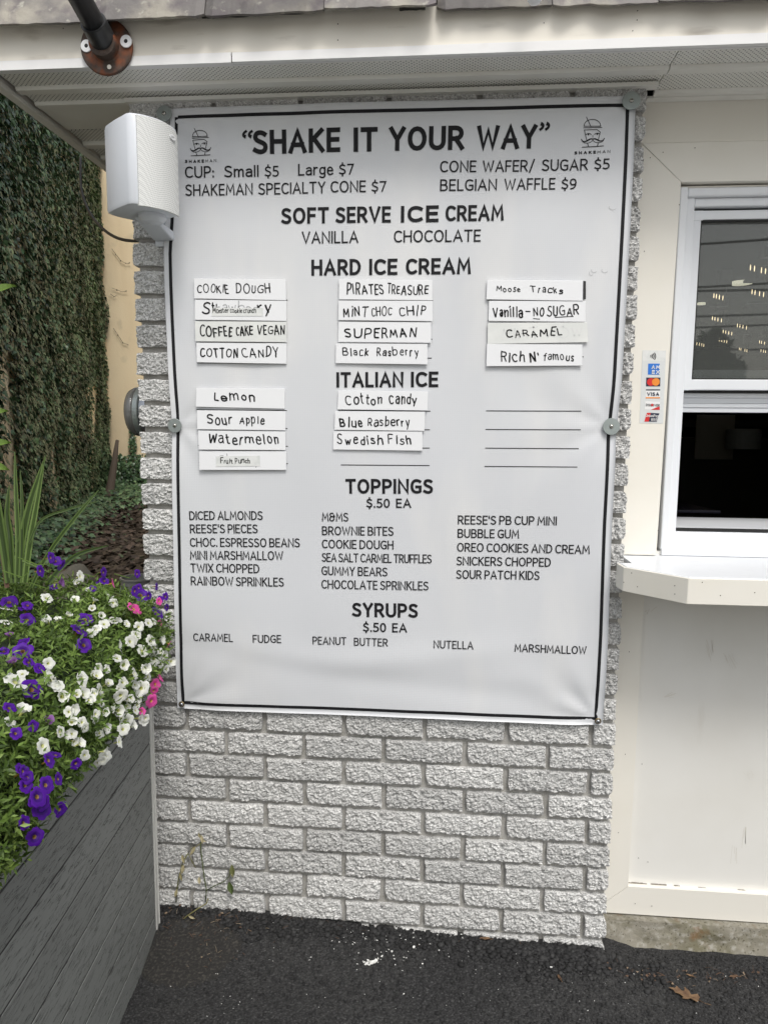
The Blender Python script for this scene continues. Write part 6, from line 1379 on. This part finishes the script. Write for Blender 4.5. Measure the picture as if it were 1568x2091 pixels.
# ------------------------------------------------------------------ INTERIOR THINGS
lamps = [(1503,605,(-28,-15,-8,0)),(1560,553,(-28,-20,-6,2)),(1471,607,(-14,-9,-3,4)),(1553,600,(-18,-12,-3,5)),(1468,653,(-14,-9,-3,4)),(1519,668,(-14,-9,-3,4)),(1489,680,(-13,-8,-2,4)),(1480,697,(-12,-7,-2,3)),(1428,703,(-6,-1,4,8)),(1520,715,(-11,-8,0,4)),(1558,700,(-8,-4,2,6)),(1562,718,(-9,-4,0,5))]
lamps = lamps[1:]
lamp_lab = ['topmost candle-bulb lamp by the right frame edge, seen through the upper pane','candle-bulb lamp just left of the oval ceiling light in the upper pane','candle-bulb lamp right of the oval ceiling light in the upper pane','candle-bulb lamp alone below the oval light, left part of the pane',
 'candle-bulb lamp in the middle height of the pane, highest of the lower cluster','candle-bulb lamp second highest of the lower cluster in the upper pane','candle-bulb lamp third of the lower cluster, directly under another lamp','candle-bulb lamp touching the left side of the upper pane','lowest candle-bulb lamp near the middle of the upper pane','candle-bulb lamp at the right frame edge, upper of the low pair','candle-bulb lamp at the right frame edge, lower of the low pair']
for i, (x, y, offs) in enumerate(lamps):
    c = G(x, y, 1.98); dist = (c-CAM).dot(FWD)
    if c.y > 12.5: c = P(x, y, 12.3); dist = (c-CAM).dot(FWD)
    e = empty('pendant_lamp', c, lamp_lab[i], 'lamp', 'pendant lamps inside the stand')
    k = dist/FPX
    m_ = MB(); m_.box((-0.02*1, -.02, .05), (.04, .02, .125)); m_.tube([(.02,0,-.02),(.02,0,.08)], .004, 6); m_.box((min(offs)*k-.02,-.012,-.045),(max(offs)*k+.02,.012,-.035)); m_.build('lamp_frame', M['fixture'], e)
    for j, o_ in enumerate(offs):
        m_ = MB(); m_.lathe([(.0008,-.012),(.0019,-.007),(.0021,0),(.0016,.007),(.0006,.011)], (o_*k, 0, -o_*.25*k), (0,0,1), 8); m_.build('bulb', M['bulb'], e, smooth=True)
for (x, y, w, lab) in ((1512,580,21,'oval white ceiling light seen through the upper window pane'),(1431,622,8,'thin edge of a white ceiling light at the left side of the upper pane')):
    c = G(x, y, 2.105); m_ = MB(); rr = w*(c-CAM).dot(FWD)/FPX; m_.lathe([(rr,0.0),(rr,.02)], (0,0,0), (0,0,1), 28); e = m_.build('ceiling_light', M['ceillight'], loc=c); tag(e, lab, 'ceiling light')
tb = P(1425, 1062, 0.55)
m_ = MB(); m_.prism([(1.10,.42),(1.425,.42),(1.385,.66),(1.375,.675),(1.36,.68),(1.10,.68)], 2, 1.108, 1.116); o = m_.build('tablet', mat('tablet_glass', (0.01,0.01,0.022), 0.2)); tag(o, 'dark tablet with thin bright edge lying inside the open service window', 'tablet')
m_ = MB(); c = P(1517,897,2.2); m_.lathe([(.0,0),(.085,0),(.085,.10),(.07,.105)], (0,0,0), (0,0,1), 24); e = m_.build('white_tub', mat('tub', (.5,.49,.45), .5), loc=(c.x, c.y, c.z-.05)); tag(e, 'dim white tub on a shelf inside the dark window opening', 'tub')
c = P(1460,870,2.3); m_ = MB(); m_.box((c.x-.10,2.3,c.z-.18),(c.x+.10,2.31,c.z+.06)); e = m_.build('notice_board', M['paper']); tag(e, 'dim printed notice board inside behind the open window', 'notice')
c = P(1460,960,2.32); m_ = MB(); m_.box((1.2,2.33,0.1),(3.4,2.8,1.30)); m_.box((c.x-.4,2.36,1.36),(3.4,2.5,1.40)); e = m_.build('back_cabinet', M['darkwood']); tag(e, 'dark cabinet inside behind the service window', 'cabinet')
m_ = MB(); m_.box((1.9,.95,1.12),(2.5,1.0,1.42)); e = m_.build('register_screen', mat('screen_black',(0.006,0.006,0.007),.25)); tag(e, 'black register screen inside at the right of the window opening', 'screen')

# ------------------------------------------------------------------ ACROSS THE LOT (seen mirrored in the pane)
pv = empty('utility_lines', (0,-9,5), 'overhead utility wires across the lot behind the viewer', 'wires')
for i, (y_, z_, sg) in enumerate(((-9,6.3,.25),(-9.2,6.0,.2),(-9.6,5.05,.3),(-9.9,4.9,.3),(-10.5,4.2,.3),(-11,3.75,.2),(-11.2,3.65,.2),(-12,3.45,.4),(-12.6,3.15,.1),(-13,3.0,.1))):
    m_ = MB(); m_.tube([(x, y_+.03*x, z_+sg*((x-3)/12)**2*3+.02*x*(-1)**i) for x in np.linspace(-16, 20, 25)], .022, 5); o = m_.build('wire', M['wire'], pv, smooth=True); o.matrix_parent_inverse = Matrix.Translation((0,9,-5))
tr = empty('street_tree', (7.1,-17,0), 'leafy tree across the lot behind the viewer', 'tree')
m_ = MB(); m_.tube([(0,0,0),(.1,0,1.2),(0,.1,2.4)], [.2,.15,.08], 8); m_.build('trunk', M['twig'], tr, smooth=True)
r_ = np.random.default_rng(4); V = []; n_ = 3500
for k in range(n_):
    d = r_.normal(size=3); d /= np.linalg.norm(d); c = d*np.array([.85,.85,.95])*r_.random()**.4*(1+.2*math.sin(d[0]*7)) + np.array([0,0,2.7]); e1 = r_.normal(size=3)*.10; e2 = r_.normal(size=3)*.10; V.append(np.array([c-e1,c+e2,c+e1,c-e2]))
o = numesh('crown', np.concatenate(V), np.arange(n_*4).reshape(-1,4), M['ivy'], r_.random(n_), tr)
print('objects', len(scene.objects))
